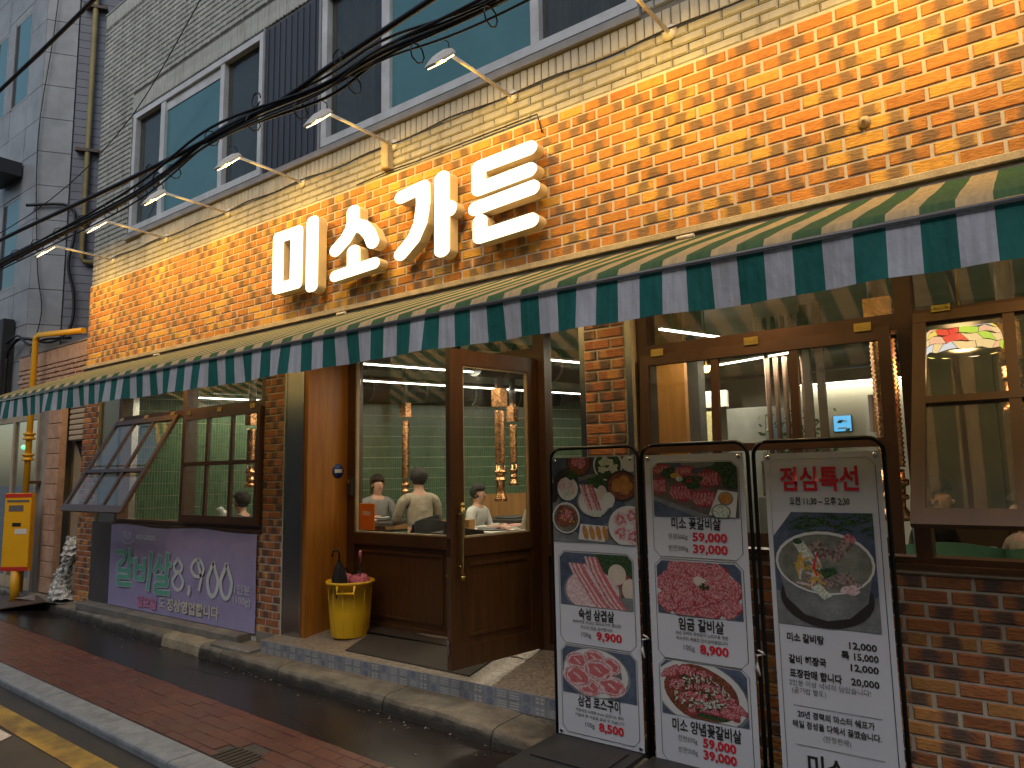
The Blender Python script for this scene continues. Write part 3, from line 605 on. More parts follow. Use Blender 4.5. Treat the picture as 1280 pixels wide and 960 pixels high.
# --- entrance wall and door
ye = .44
ent = boxpart('entrance_frame', 'brown_frame', [(-5.258, -5.16, ye, ye+.1, .25, 2.94), (-4.02, -3.93, ye, ye+.1, .25, 2.94), (-5.16, -4.02, ye, ye+.1, 1.0, 1.10), (-5.16, -4.02, ye, ye+.1, .25, .33),
    (-3.115, -3.01, ye, ye+.1, .3, 2.94), (-3.93, -3.115, ye, ye+.1, 2.50, 2.57), (-3.01, -2.60, ye, ye+.1, 1.0, 1.10), (-2.60, -2.432, ye, ye+.1, .3, 2.94), (-3.01, -2.6, ye, ye+.1, .3, .37)])
boxpart('kick_panel', 'door_wood', [(-5.16, -4.02, ye+.03, ye+.06, .33, 1.0)], ent); boxpart('kick_panel', 'door_wood', [(-3.01, -2.6, ye+.03, ye+.06, .37, 1.0)], ent)
for a, c in ((-5.10, -4.08),): boxpart('panel_moulding', 'door_wood', [(a, c, ye+.018, ye+.03, .93, .95), (a, c, ye+.018, ye+.03, .38, .40), (a, a+.02, ye+.018, ye+.03, .40, .93), (c-.02, c, ye+.018, ye+.03, .40, .93)], ent)
boxpart('glazing_bead', 'beige_trim', [(-5.16, -5.14, ye+.01, ye+.04, 1.10, 2.94), (-5.14, -4.02, ye+.01, ye+.04, 1.10, 1.112)], ent)
boxpart('pane', 'glass', [(-5.14, -4.02, ye+.045, ye+.051, 1.112, 2.94)], ent); boxpart('pane', 'glass', [(-3.01, -2.6, ye+.045, ye+.051, 1.10, 2.94)], ent); boxpart('pane', 'glass', [(-3.93, -3.115, ye+.045, ye+.051, 2.57, 2.94)], ent)
boxpart('wood_side_panel', 'int_dark', [(-3.93, -3.115, ye+.3, ye+.32, .22, .3)], ent)
dv = Vector((-.15, -.83, 0)); DL = dv.length; da = math.atan2(dv.y, dv.x)
q = MB(); t = .045
q.box(0, DL, 0, t, 0, .14); q.box(0, DL, 0, t, .72, .84); q.box(0, DL, 0, t, 2.02, 2.13); q.box(0, .10, .001, t-.001, .14, 2.02); q.box(DL-.115, DL, .001, t-.001, .14, 2.02)
door = q.build('door', 'door_wood', BLD); door.location = (-3.112, ye-.005, .345); door.rotation_euler = (0, 0, da)
boxpart('door_panel', 'door_wood', [(.10, DL-.115, .012, t-.012, .14, .72), (.15, DL-.165, .004, .012, .19, .21), (.15, DL-.165, .004, .012, .65, .67), (.15, .17, .004, .012, .21, .65), (DL-.185, DL-.165, .004, .012, .21, .65)], door)
for zz in (.19, .65): boxpart('panel_moulding', 'door_wood', [(.15, DL-.165, t-.012, t-.004, zz, zz+.02)], door)
boxpart('pane', 'glass', [(.10, DL-.115, .02, .026, .84, 2.02)], door)
boxpart('glazing_bead', 'beige_trim', [(.10, .112, .008, .037, .84, 2.02), (DL-.127, DL-.115, .008, .037, .84, 2.02), (.112, DL-.127, .008, .037, .84, .852), (.112, DL-.127, .008, .037, 2.008, 2.02)], door)
q = MB()
for yy in (-.05, t+.05):
    q.tube([(DL-.06, yy, .60), (DL-.06, yy, .66), (DL-.06, yy, 1.0), (DL-.06, yy, 1.05)], [.016, .013, .013, .018], 10); q.tube([(DL-.06, yy, .66), (DL-.06, t/2, .66)], .009); q.tube([(DL-.06, yy, 1.0), (DL-.06, t/2, 1.0)], .009)
    q.ball((DL-.06, yy, 1.06), .02); q.ball((DL-.06, yy, .59), .02)
q.build('handle', 'brass', door)
boxpart('kick_stop', 'chrome', [(DL-.07, DL-.045, -.03, 0, .12, .15), (DL, DL+.012, .01, .035, .1, .19)], door)
boxpart('entrance_threshold', 'dark_steel', [(-3.93, -3.115, ye+.02, ye+.09, .30, .325)])
# back shell of the building
boxpart('roof_slab', 'concrete', [(-9.79, X1, .26, 9.0, 7.3, 7.5)]); boxpart('floor_slab', 'concrete', [(-9.59, X1, .26, 10.4, 3.12, 3.3)])
# ------------------------------------------------------------------ awning
AW = thing('awning', 'long green and cream striped fabric awning over the shop front', 'awning')
AX0, AX1, AYF = -9.34, X1+.3, -1.25
b = MB(); n = 60; prof = [(-.07, 2.985), (-.35, 2.872), (-.65, 2.752), (-.95, 2.635), (-1.2, 2.528), (-1.255, 2.505), (-1.275, 2.47)]
rows = []
for i in range(n+1):
    x = AX0+(AX1-AX0)*i/n
    rows.append([b.bm.verts.new((x, y, z - .006*sin(x*3.1)*sin((y+.07)*2.6) )) for y, z in prof])
for a, c in zip(rows, rows[1:]):
    for j in range(len(prof)-1): b.bm.faces.new((a[j], a[j+1], c[j+1], c[j])).smooth = True
b.build('canopy', 'awning_cloth_lit', AW)
b = MB(); rows = []; n = 240
for i in range(n+1):
    x = AX0+(AX1-AX0)*i/n
    rows.append([b.bm.verts.new((x, -1.272+.006*sin(x*5.3)*k+.0035*sin(x*17+sin(x*3))*k, 2.452-k*.062+ (.005*sin(x*1.7)+.002*sin(x*9) if k == 3 else 0))) for k in range(4)])
for a, c in zip(rows, rows[1:]):
    for j in range(3): b.bm.faces.new((a[j], a[j+1], c[j+1], c[j])).smooth = True
b.build('valance', 'valance_cloth', AW)
b = MB(); b.tube([(AX0, -1.262, 2.462), (AX1, -1.262, 2.462)], .016, 10); b.build('front_rail', 'dark_steel', AW)
b = MB(); b.bar((AX0, -1.281, 2.452), (AX1, -1.281, 2.452), .006, .006); b.build('rail_lip', 'chrome', AW)
b = MB(); b.tube([(AX0+.05, -.05, 2.955), (AX1, -.05, 2.955)], .03, 10); b.build('roller_tube', 'black_metal', AW)
for x in (-8.6, -5.75, -3.0, -.35, 1.6):
    b = MB(); b.bar((x, -.03, 2.72), (x, -.62, 2.66), .03, .035); b.bar((x, -.62, 2.66), (x, -1.24, 2.462), .026, .03); b.build('folding_arm', 'white_pvc', AW)
for x in (-7.9, -4.75, -1.62, .9):
    b = MB(); b.tube([(x-.055, -.075, 2.998), (x+.055, -.075, 2.998)], .013, 8); b.build('bracket', 'lamp_white', AW)
emit_mat('downlight_lens', (1, .75, .45), 8.)
for x, lab in ((-7.35, 'small round downlight under the awning above the left window'), (-4.55, 'small round downlight under the awning left of the door'), (-2.75, 'small round downlight under the awning right of the door'), (-1.25, 'small round downlight under the awning above the three pane sash'), (.3, 'small round downlight under the awning at the far right')):
    t = thing('downlight', lab, 'downlight', (x, -.34, 2.80), 0, 'downlights under the awning')
    b = MB(); b.lathe([(0, .045), (.045, .045), (.05, .0), (.042, 0), (.036, .02), (0, .02)], n=18); b.build('downlight_body', 'lamp_white', t); b = MB(); b.lathe([(0, .012), (.034, .012), (.034, .018), (0, .018)], n=18); b.build('lens', 'downlight_lens', t)
    b = MB(); b.tube([(0, 0, .045), (0, .05, .09), (0, .31, .12)], .007, 6); b.build('bracket', 'lamp_white', t)
    ld = bpy.data.lights.new('downlight_glow', 'AREA'); ld.shape = 'DISK'; ld.size = .10; ld.energy = 2.6; ld.color = (1, .64, .32); ld.spread = radians(165)
    lo_ = bpy.data.objects.new('downlight_glow', ld); COL.objects.link(lo_); lo_.parent = t; lo_.location = (0, 0, -.01)
# ------------------------------------------------------------------ channel letters
LY = -.17
def seg_d(px, pz, a, b_, rx, rz):
    ax_, az, bx, bz = a[0]/rx, a[1]/rz, b_[0]/rx, b_[1]/rz; x, z = px/rx, pz/rz
    dx, dz = bx-ax_, bz-az; t = max(0, min(1, ((x-ax_)*dx+(z-az)*dz)/(dx*dx+dz*dz+1e-9)))
    return (sqrt((x-ax_-t*dx)**2+(z-az-t*dz)**2)-1)*min(rx, rz)
def rrect_d(px, pz, x0, x1, z0, z1, r):
    cx, cz, hx, hz = (x0+x1)/2, (z0+z1)/2, (x1-x0)/2-r, (z1-z0)/2-r
    qx, qz = abs(px-cx)-hx, abs(pz-cz)-hz
    return sqrt(max(qx, 0)**2+max(qz, 0)**2)+min(max(qx, qz), 0)-r
def contour(f, x0, x1, z0, z1, h):
    """outline loops of f < 0 by marching squares"""
    nx, nz = int((x1-x0)/h)+2, int((z1-z0)/h)+2
    V = [[f(x0+i*h, z0+j*h) for i in range(nx)] for j in range(nz)]
    nxt = {}
    def pt(k):
        (i, j, d) = k
        if d == 0: a, b_ = V[j][i], V[j][i+1]; return (x0+(i+a/(a-b_))*h, z0+j*h)
        a, b_ = V[j][i], V[j+1][i]; return (x0+i*h, z0+(j+a/(a-b_))*h)
    T = {1: [(3, 0)], 2: [(0, 1)], 3: [(3, 1)], 4: [(1, 2)], 5: [(3, 2), (1, 0)], 6: [(0, 2)], 7: [(3, 2)], 8: [(2, 3)], 9: [(2, 0)], 10: [(0, 3), (2, 1)], 11: [(2, 1)], 12: [(1, 3)], 13: [(1, 0)], 14: [(0, 3)]}
    for j in range(nz-1):
        for i in range(nx-1):
            c = (V[j][i] < 0) | (V[j][i+1] < 0) << 1 | (V[j+1][i+1] < 0) << 2 | (V[j+1][i] < 0) << 3
            for a, b_ in T.get(c, ()):
                E_ = {0: (i, j, 0), 1: (i+1, j, 1), 2: (i, j+1, 0), 3: (i, j, 1)}; nxt[E_[a]] = E_[b_]
    loops = []
    while nxt:
        k0, k = None, next(iter(nxt)); L = []
        while k in nxt: L.append(pt(k)); k = nxt.pop(k)
        if len(L) > 6: loops.append(L)
    return loops
def solid(name, loops, y0, y1, m, parent, bevel=0.):
    c = bpy.data.curves.new(name, 'CURVE'); c.dimensions = '2D'; c.fill_mode = 'BOTH'; c.extrude = (y1-y0)/2-bevel; c.bevel_depth = bevel; c.bevel_resolution = 1
    for L in loops:
        sp = c.splines.new('POLY'); sp.points.add(len(L)-1)
        for p, (x, z) in zip(sp.points, L): p.co = (x, z, 0, 1)
        sp.use_cyclic_u = True
    t = bpy.data.objects.new('tmp', c); COL.objects.link(t)
    me = bpy.data.meshes.new_from_object(t); bpy.data.objects.remove(t)
    me.transform(Matrix.Rotation(pi/2, 4, 'X')); me.transform(Matrix.Translation((0, (y0+y1)/2, 0))); me.materials.clear()
    return add(name, me, m, parent)
def from_px(x, y):
    """sign drawing units (a flat elevation measured off the wall) to metres"""
    d = AX @ Vector(((330+x/3.459)-640, -((160+y/3.459)-480), -890)); t = (LY-CAMPOS.y)/d.y; p = CAMPOS+t*d; return (p.x, p.z)
def strokes(*S_):
    R = []
    for pts, rx, rz in S_:
        P = [from_px(*p) for p in pts]; R += [(a, c, rx, rz) for a, c in zip(P, P[1:])]
    return lambda x, z: min(seg_d(x, z, a, c, rx, rz) for a, c, rx, rz in R)
def letter(word, f, bounds, label):
    t = thing('sign_letter', label, 'sign letter', (0, 0, 0), 0, 'raised letters of the shop sign')
    L = contour(f, *bounds, .008)
    solid('letter_body', L, LY+.004, -.075, 'letter_side', t); solid('letter_face', L, LY-.004, LY+.0035, 'letter_face', t)
    cx = (bounds[0]+bounds[1])/2
    q = MB(); q.tube([(cx, -.08, (bounds[2]+bounds[3])/2), (cx, .0, (bounds[2]+bounds[3])/2)], .02); q.build('fixing_stud', 'dark_steel', t)
    return t
V_, H_ = (.074, .052), (.060, .048)
fm = lambda x, z: min(max(rrect_d(x, z, -5.61, -5.175, 3.285, 3.865, .05), -rrect_d(x, z, -5.455, -5.345, 3.385, 3.765, .012)), rrect_d(x, z, -5.115, -4.955, 3.222, 3.905, .055))
letter('mi', fm, (-5.66, -4.9, 3.17, 3.95), 'leftmost glowing letter of the sign, a box beside an upright bar')
fs = strokes(([(386, 362), (386, 405), (376, 440), (352, 482), (311, 528)], .078, .055), ([(392, 418), (430, 428), (455, 455), (470, 492)], .072, .055), ([(387, 532), (387, 600)], .078, .05), ([(306, 641), (477, 584)], .06, .047))
letter('so', fs, (-4.95, -4.0, 3.1, 4.05), 'second glowing letter of the sign, a peaked roof shape over a short stem and bar')
fg = strokes(([(594, 299), (687, 255), (688, 330), (676, 410), (646, 480), (592, 545)], .072, .052), ([(770, 216), (770, 300), (770, 400), (770, 528)], .075, .052), ([(770, 346), (806, 347)], .06, .058))
letter('ga', fg, (-4.12, -3.2, 3.1, 4.15), 'third glowing letter of the sign, a curved hook beside a notched upright')
fd = strokes(([(1147, 87), (929, 170), (929, 264), (1146, 181)], .064, .050), ([(912, 349), (1160, 257)], .06, .051), ([(934, 404), (934, 470), (1154, 399)], .064, .050))
letter('deun', fd, (-3.3, -2.2, 3.1, 4.2), 'rightmost glowing letter of the sign, three wide bars stacked with open hooks')
# thin conduit above the letters
b = MB(); b.tube([(-4.62, -.03, 4.13), (-4.2, -.028, 4.15), (-3.9, -.03, 4.14), (-3.4, -.03, 4.145), (-2.7, -.03, 4.15), (-2.66, -.03, 4.0)], .006, 6)
tag(b.build('sign_cable', 'cable_black'), 'thin black cable running along the top of the sign letters', 'cable')
b = MB(); b.box(-4.27, -4.19, -.075, -.006, 4.16, 4.40, .008); jb = b.build('cable_box', 'ledge')
tag(jb, 'cream vertical cable box on the wall below the fifth lamp', 'cable box')
# ------------------------------------------------------------------ wall lamps
def wire(name, pts, r, m, label, cat, group=None, parent=None, n=6):
    P = []
    for i in range(len(pts)-1):
        p0, p1, p2, p3 = (Vector(pts[max(i-1, 0)]), Vector(pts[i]), Vector(pts[i+1]), Vector(pts[min(i+2, len(pts)-1)]))
        for k in range(5):
            t = k/5; P.append(.5*((2*p1)+(p2-p0)*t+(2*p0-5*p1+4*p2-p3)*t*t+(3*p1-p0-3*p2+p3)*t**3))
    P.append(Vector(pts[-1])); b = MB(); b.tube(P, r, n); o = b.build(name, m, parent)
    if label: tag(o, label, cat, group)
    return o
LAMPX = [(-9.25, .0), (-7.94, .02), (-6.67, -.01), (-5.42, .01), (-4.19, .0), (-2.94, .01), (-1.69, .0), (-.42, .01), (.85, 0)]
ordn = ['at the far left end of the wall', 'below the left end of the left upper window', 'below the right end of the left upper window', 'below the dark sheet panel', 'above the cable box beside the right upper window', 'above the rightmost sign letter', 'on the painted wall right of the sign letters', '', '']
for i, (x, tw) in enumerate(LAMPX):
    if i > 6: lab = ('white wall lamp on an arm high above the right window', 'white wall lamp at the far right end of the wall')[i-7]
    else: lab = 'white floodlight on a thin arm fixed ' + ordn[i]
    t = thing('wall_lamp', lab, 'wall lamp', (x, 0, 4.375), 0, 'floodlights on arms along the wall')
    b = MB(); b.bm.verts.new((0, 0, 0)); b.bm.clear()
    b.lathe([(.0, 0), (.052, 0), (.055, .006), (.038, .012), (.03, .02), (.0, .022)], n=20); b.bm.transform(Matrix.Rotation(pi/2, 4, 'X')); b.build('wall_plate', 'lamp_white', t)
    hx = -.04+tw; hd = Vector((hx, -.68, .02)); b = MB(); b.tube([(0, -.02, 0), (hx*.5, -.34, .02), (hx, -.70, .03)], .013, 8); b.build('arm', 'lamp_white', t)
    # head: wedge shaped housing that points outward, lens turned to the wall
    b = MB(); dn = Vector((0, -.73, -.68)).normalized(); up = Vector((0, -.68, .73)).normalized(); sd_ = Vector((1, 0, 0))
    sec = [(0, .050, .030, .018), (.04, .062, .040, .0), (.14, .064, .040, 0), (.22, .055, .022, 0), (.26, .045, .006, 0)]
    rings = []
    for s_, w, h, lo_ in sec:
        c = Vector((hx, -.66, .035))+dn*s_
        rings.append([b.bm.verts.new(c+sd_*a*w+up*z) for a, z in ((-1, -.012), (1, -.012), (1.0, .004), (.7, h*.8), (0, h), (-.7, h*.8), (-1.0, .004))])
    for r1, r2 in zip(rings, rings[1:]):
        for k in range(7): b.bm.faces.new((r1[k], r1[(k+1) % 7], r2[(k+1) % 7], r2[k]))
    b.bm.faces.new(rings[0][::-1]); b.bm.faces.new(rings[-1]); b.build('lamp_head', 'lamp_white', t)
    b = MB(); b.ob(Vector((hx, -.66, .035))+dn*.13-up*.017, dn, sd_, up, .10, .05, .004); b.build('lens', 'lamp_lens', t)
    b = MB(); b.tube([(hx, -.66, .06), (hx+.01, -.68, .10), (hx, -.73, .11), (hx, -.76, .075)], .004, 6); b.build('lamp_lead', 'cable_black', t)
    ld = bpy.data.lights.new('floodlight', 'AREA'); ld.shape = 'RECTANGLE'; ld.size = .22; ld.size_y = .12; ld.energy = 13.5; ld.color = (1, .555, .075); ld.spread = radians(170)
    lo_ = bpy.data.objects.new('floodlight', ld); COL.objects.link(lo_); lo_.parent = t; lo_.location = (hx, -.755, -.075)
    lo_.rotation_euler = Vector((0, .50, -.87)).to_track_quat('-Z', 'Y').to_euler()
pts = []
for i in range(0, 46):
    x = -9.3+i*.25; pts.append((x, -.022, 4.385+.012*sin(i*1.7)+.008*sin(i*.6)))
wire('lamp_cable', pts, .006, 'cable_black', 'thin black cable linking the wall lamps along the painted bricks', 'cable')
# ------------------------------------------------------------------ overhead cables
def cable_run(pts, r, parent, name='cable', m='cable_black', ph=0.):
    P = []
    for i in range(len(pts)-1):
        for k in range(10):
            t = k/10; a, c = Vector(pts[i]), Vector(pts[i+1]); p = a.lerp(c, t); P.append(p)
    P.append(Vector(pts[-1])); b = MB(); b.tube(P, r, 6); return b.build(name, m, parent)
bun = thing('cable_bundle', 'thick bundle of black overhead cables crossing in front of the wall', 'cables')
base = [(-16, 3.80), (-13, 3.72), (-10.5, 3.68), (-7.95, 3.70), (-5.37, 3.72), (-4.18, 3.86), (-3.11, 3.79), (-2.59, 3.82), (-1.80, 3.77), (0, 3.80), (3, 3.9), (7, 4.1)]
for k, (dy, dz, r, am) in enumerate([(0, 0, .014, .0), (.03, .022, .011, .01), (-.03, .012, .009, .016), (.02, -.022, .009, .02), (-.02, -.03, .007, .028), (.01, .045, .008, .02), (.0, -.045, .006, .02)]):
    P = []
    for j, (x, z) in enumerate(base):
        P.append((x, -1.6+dy+.012*sin(j*1.9+k), z+dz+am*sin(j*1.3+k*1.1)))
    Q = []
    for j in range(len(P)-1):
        p0, p1, p2, p3 = (Vector(P[max(j-1, 0)]), Vector(P[j]), Vector(P[j+1]), Vector(P[min(j+2, len(P)-1)]))
        for q_ in range(8):
            t = q_/8; Q.append(.5*((2*p1)+(p2-p0)*t+(2*p0-5*p1+4*p2-p3)*t*t+(3*p1-p0-3*p2+p3)*t**3))
    b = MB(); b.tube(Q, r, 6); b.build('cable', 'cable_black', bun)
for k in range(22):
    x = -9.4+k*.47; b = MB(); zz = 3.71+.14*math.exp(-((x+4.1)/.5)**2)
    b.tube([(x, -1.6+.05*cos(a), zz+.05*sin(a)) for a in [i*pi/4 for i in range(9)]], .004, 5, caps=False); b.build('cable_tie', 'cable_black', bun)
for x, zz, rr in ((-4.93, 3.74, .055), (-5.05, 3.84, .05), (-3.72, 3.93, .045), (-2.95, 3.92, .04)):
    b = MB(); b.tube([(x+rr*cos(a), -1.61, zz+rr*sin(a)) for a in [i*pi/6 for i in range(12)]], .005, 5); b.build('cable_loop', 'cable_black', bun)
wire('overhead_cable', [(-16, -1.6, 4.05), (-10.5, -1.6, 3.96), (-7.99, -1.6, 3.955), (-5.5, -1.6, 3.87), (-3.65, -1.6, 3.845), (-2.98, -1.6, 3.90), (-1.94, -1.6, 3.98), (0, -1.6, 4.1), (4, -1.6, 4.3)], .017, 'cable_black', 'single black cable strung just above the cable bundle', 'cable')
wire('overhead_cable', [(-16, -1.6, 5.7), (-10.5, -1.6, 5.60), (-8.31, -1.6, 5.62), (-6.16, -1.6, 5.69), (-3, -1.6, 5.9), (3, -1.6, 6.4)], .02, 'cable_black', 'black cable crossing the top left corner over the grey building', 'cable')
wire('overhead_cable', [(-14, -.8, 4.9), (-10.3, -.6, 5.05), (-8.6, -.3, 5.75), (-7.0, -.3, 6.6), (-4.5, -.3, 8.4)], .006, 'cable_black', 'thin black wire slanting up across the painted brick wall', 'cable')
# ------------------------------------------------------------------ printed banners
def clip(P, C_):
    for (x1, z1), (x2, z2) in zip(C_, C_[1:]+C_[:1]):
        out = []; ins = lambda p: (x2-x1)*(p[1]-z1)-(z2-z1)*(p[0]-x1) >= 0
        for a, c in zip(P, P[1:]+P[:1]):
            ia, ic = ins(a), ins(c)
            if ia != ic:
                d1 = (x2-x1)*(a[1]-z1)-(z2-z1)*(a[0]-x1); d2 = (x2-x1)*(c[1]-z1)-(z2-z1)*(c[0]-x1); t = d1/(d1-d2); q = (a[0]+(c[0]-a[0])*t, a[1]+(c[1]-a[1])*t)
            if ia and ic: out.append(c)
            elif ia: out.append(q)
            elif ic: out += [q, c]
        P = out
        if len(P) < 3: return []
    return P
class Pic:
    """a printed food picture: thin flat inks laid one over the other, cut to its window"""
    def __init__(s, x0, x1, z0, z1, y, bgm, ct=0., cb_=0.):
        s.x0, s.x1, s.z0, s.z1, s.y = x0, x1, z0, z1, y; s.bm = bmesh.new(); s.ms = []; s.k = 0
        s.C = [(x0+cb_, z0), (x1-cb_, z0), (x1, z0+cb_), (x1, z1-ct), (x1-ct, z1), (x0+ct, z1), (x0, z1-ct), (x0, z0+cb_)]
        s.C = [p for i, p in enumerate(s.C) if p != s.C[i-1]]
        s.raw(s.C, bgm)
    def raw(s, P, m):
        P = clip(P, s.C)
        if len(P) < 3: return
        s.k += 1; y = s.y-s.k*.00006
        if m not in s.ms: s.ms.append(m)
        f = s.bm.faces.new([s.bm.verts.new((x, y, z)) for x, z in P]); f.material_index = s.ms.index(m)
    def uv(s, u, v): return (s.x0+u*(s.x1-s.x0), s.z1-v*(s.z1-s.z0))
    def poly(s, pts, m): s.raw([s.uv(*p) for p in pts][::1], m)
    def ell(s, u, v, ru, rv, m, wob=0., n=26, rot=0.):
        cx, cz = s.uv(u, v); rx, rz = ru*(s.x1-s.x0), rv*(s.z1-s.z0); ph = random.random()*6; P = []
        for k in range(n):
            a = 2*pi*k/n; w = 1+wob*(sin(3*a+ph)*.5+sin(5*a+2*ph)*.5)
            ex, ez = rx*cos(a)*w, rz*sin(a)*w; P.append((cx+ex*cos(rot)-ez*sin(rot), cz+ex*sin(rot)+ez*cos(rot)))
        s.raw(P, m)
    def plate(s, u, v, ru, rv, rim, inner): s.ell(u, v, ru, rv, 'plate_dark'); s.ell(u, v-.006, ru*.97, rv*.97, rim); s.ell(u, v, ru*.86, rv*.86, inner)
    def strip(s, pts, w, m):
        P = [s.uv(*p) for p in pts]; L, R = [], []
        for i, p in enumerate(P):
            a, c = P[max(i-1, 0)], P[min(i+1, len(P)-1)]; dx, dz = c[0]-a[0], c[1]-a[1]; l = math.hypot(dx, dz) or 1
            ww = w*(.55 if i in (0, len(P)-1) else 1); L.append((p[0]-dz/l*ww, p[1]+dx/l*ww)); R.append((p[0]+dz/l*ww, p[1]-dx/l*ww))
        s.raw(R+L[::-1], m)
    def scatter(s, u, v, ru, rv, n, r, ms, el=.5):
        for _ in range(n):
            a, q = random.random()*2*pi, sqrt(random.random()); s.ell(u+ru*q*cos(a), v+rv*q*sin(a), r*random.uniform(.5, 1.3), r*random.uniform(.5, 1.3)*el, random.choice(ms), .25, 8, random.random()*3)
    def done(s, parent):
        me = bpy.data.meshes.new('printed_photo'); s.bm.normal_update(); s.bm.to_mesh(me); s.bm.free()
        for m in s.ms: me.materials.append(M[m])
        o = bpy.data.objects.new('printed_photo', me); COL.objects.link(o); o.parent = parent; return o
def flower(p, u, v, r, asp, m='meat_red'):
    p.ell(u, v+.01, r*1.08, r*1.04*asp, 'meat_dark', .12, 16)
    for k in range(7): a = k*.9; p.ell(u+r*.55*cos(a), v+r*.55*asp*sin(a), r*.55, r*.5*asp, m, .15, 12, a)
    p.ell(u, v, r*.5, r*.45*asp, 'meat_pink', .25, 12)
BY = -.33
def stand(x0, x1, pz0, pz1, fx0, fx1, ftop, label):
    t = thing('banner_stand', label, 'banner stand', ((fx0+fx1)/2, BY, 0), 0, 'menu banner stands on the curb'); cx = (fx0+fx1)/2
    b = MB(); r = .07
    P = [(fx0-cx, .012, .05)]+[(fx0-cx, .012, .6), (fx0-cx, .012, 1.2)]+[(fx0-cx+r-r*cos(a), .012, ftop-r+r*sin(a)) for a in [i*pi/12 for i in range(0, 7)]]+[(fx1-cx-r+r*sin(a), .012, ftop-r+r*cos(a)) for a in [i*pi/12 for i in range(0, 7)]]+[(fx1-cx, .012, 1.2), (fx1-cx, .012, .6), (fx1-cx, .012, .05)]
    b.tube(P, .0105, 8); b.build('frame', 'black_metal', t)
    b = MB(); b.tube([(fx0-cx, .012, pz0-.02), (fx1-cx, .012, pz0-.02)], .008, 8); b.build('lower_bar', 'black_metal', t)
    w = .27; b = MB()
    for (a0, a1, z0, z1, yy0, yy1) in ((-w-.03, w, .058, .090, -.40, .20), (-w-.03, w, .004, .0898, -.58, -.401)):
        b.box(a0, a1, yy0, yy1, z0, z1, .012)
    bb = b.build('water_base', 'black_plastic', t)
    b = MB(); b.box(-w+.03, w-.06, -.36, -.06, .0905, .100, .008); b.build('base_lid', 'black_plastic', t)
    b = MB(); b.lathe([(0, .0), (.022, .0), (.022, .02), (0, .02)], (w-.12, -.47, .088), 12); b.build('filler_cap', 'black_plastic', t)
    b = MB(); n, k_ = 10, 24; G_ = []
    for j in range(k_+1):
        G_.append([b.bm.verts.new((x0-cx+(x1-x0)*i/n, .0015*sin(i*1.1+j*.3), pz0+(pz1-pz0)*j/k_)) for i in range(n+1)])
    for j in range(k_):
        for i in range(n): b.bm.faces.new((G_[j][i], G_[j][i+1], G_[j+1][i+1], G_[j+1][i])).smooth = True
    sh = b.build('banner_sheet', 'banner_white', t)
    for xx in (x0+.022, x1-.022):
        for zz in (pz0+.02, pz1-.02):
            b = MB(); b.lathe([(.005, 0), (.011, 0), (.011, .003), (.005, .003)], n=12); b.bm.transform(Matrix.Rotation(pi/2, 4, 'X')); o = b.build('eyelet', 'chrome', sh); o.location = (xx-cx, -.003, zz)
    pr = bpy.data.objects.new('printed_layer', None); COL.objects.link(pr); pr.parent = t; pr.location = (-cx, -BY, 0)
    return t, pr
PY = BY-.0045
def outline(pr, x0, x1, z0, z1, c, m='ink_grey', w=.0016):
    C_ = [(x0+c, z0), (x1-c, z0), (x1, z0+c), (x1, z1-c), (x1-c, z1), (x0+c, z1), (x0, z1-c), (x0, z0+c)]
    b = MB(); b.tube([(x, PY, z) for x, z in C_+C_[:2]], w, 4, caps=False); b.bm.transform(Matrix.Translation((0, PY*.9, 0)) @ Matrix.Diagonal((1, .1, 1, 1))); b.build('print_border', m, pr)
def tx(pr, s, x, z, h, m, bold=.03, w=None, **k):
    o = text(pr, s, x, PY, z, h, m, bold=bold, **k)
    if w:
        xs_ = [v.co.x for v in o.data.vertices]; cw = max(xs_)-min(xs_); cm = (max(xs_)+min(xs_))/2
        for v in o.data.vertices: v.co.x = x+(v.co.x-cm)*w/cw
    return o
# ---- first stand
t, pr = stand(-2.446, -1.888, .095, 1.703, -2.462, -1.868, 1.757, 'leftmost menu banner stand with two pork belly pictures, 9,900 and 8,500')
p = Pic(-2.446, -1.888, 1.20, 1.70, PY, 'cloth_blue')
p.poly([(0, .25), (1, .15), (1, 1), (0, 1)], 'plate_grey'); p.poly([(.2, .3), (.8, .2), (.9, .6), (.4, .95), (0, .7)], 'cloth_blue')
p.plate(.35, .06, .16, .17, 'plate_dark', 'kimchi'); p.ell(.35, .05, .09, .08, 'meat_red', .2)
p.plate(.70, .10, .18, .19, 'plate', 'leaf'); p.ell(.68, .06, .09, .05, 'onion', .3); p.ell(.76, .14, .06, .05, 'onion', .3); p.ell(.64, .15, .06, .035, 'onion', .3)
p.ell(.96, .08, .1, .1, 'plate'); p.ell(.05, .18, .08, .09, 'cloth_blue'); p.ell(.02, .42, .06, .12, 'plate_dark')
p.plate(.86, .34, .19, .18, 'plate_dark', 'kimchi'); p.ell(.86, .33, .12, .1, 'sausage', .2)
p.ell(.18, .32, .15, .2, 'plate_dark', .1); p.ell(.2, .37, .13, .14, 'plate'); p.ell(.13, .33, .05, .08, 'fat', .2); p.ell(.24, .36, .05, .08, 'fat', .2); p.ell(.18, .43, .05, .06, 'onion', .2); p.ell(.25, .2, .07, .06, 'leaf', .3)
p.plate(.52, .52, .22, .19, 'plate_grey', 'plate'); p.ell(.56, .3, .13, .08, 'leaf', .3)
for k, c in enumerate(('fat', 'meat_red', 'fat', 'meat_red', 'meat_pink')): p.strip([(.36+k*.035, .32), (.40+k*.035, .45), (.46+k*.035, .62)], .011, c)
p.ell(.62, .42, .06, .09, 'egg'); p.ell(.70, .50, .07, .09, 'plate', .05); p.ell(.55, .66, .09, .035, 'onion', .25)
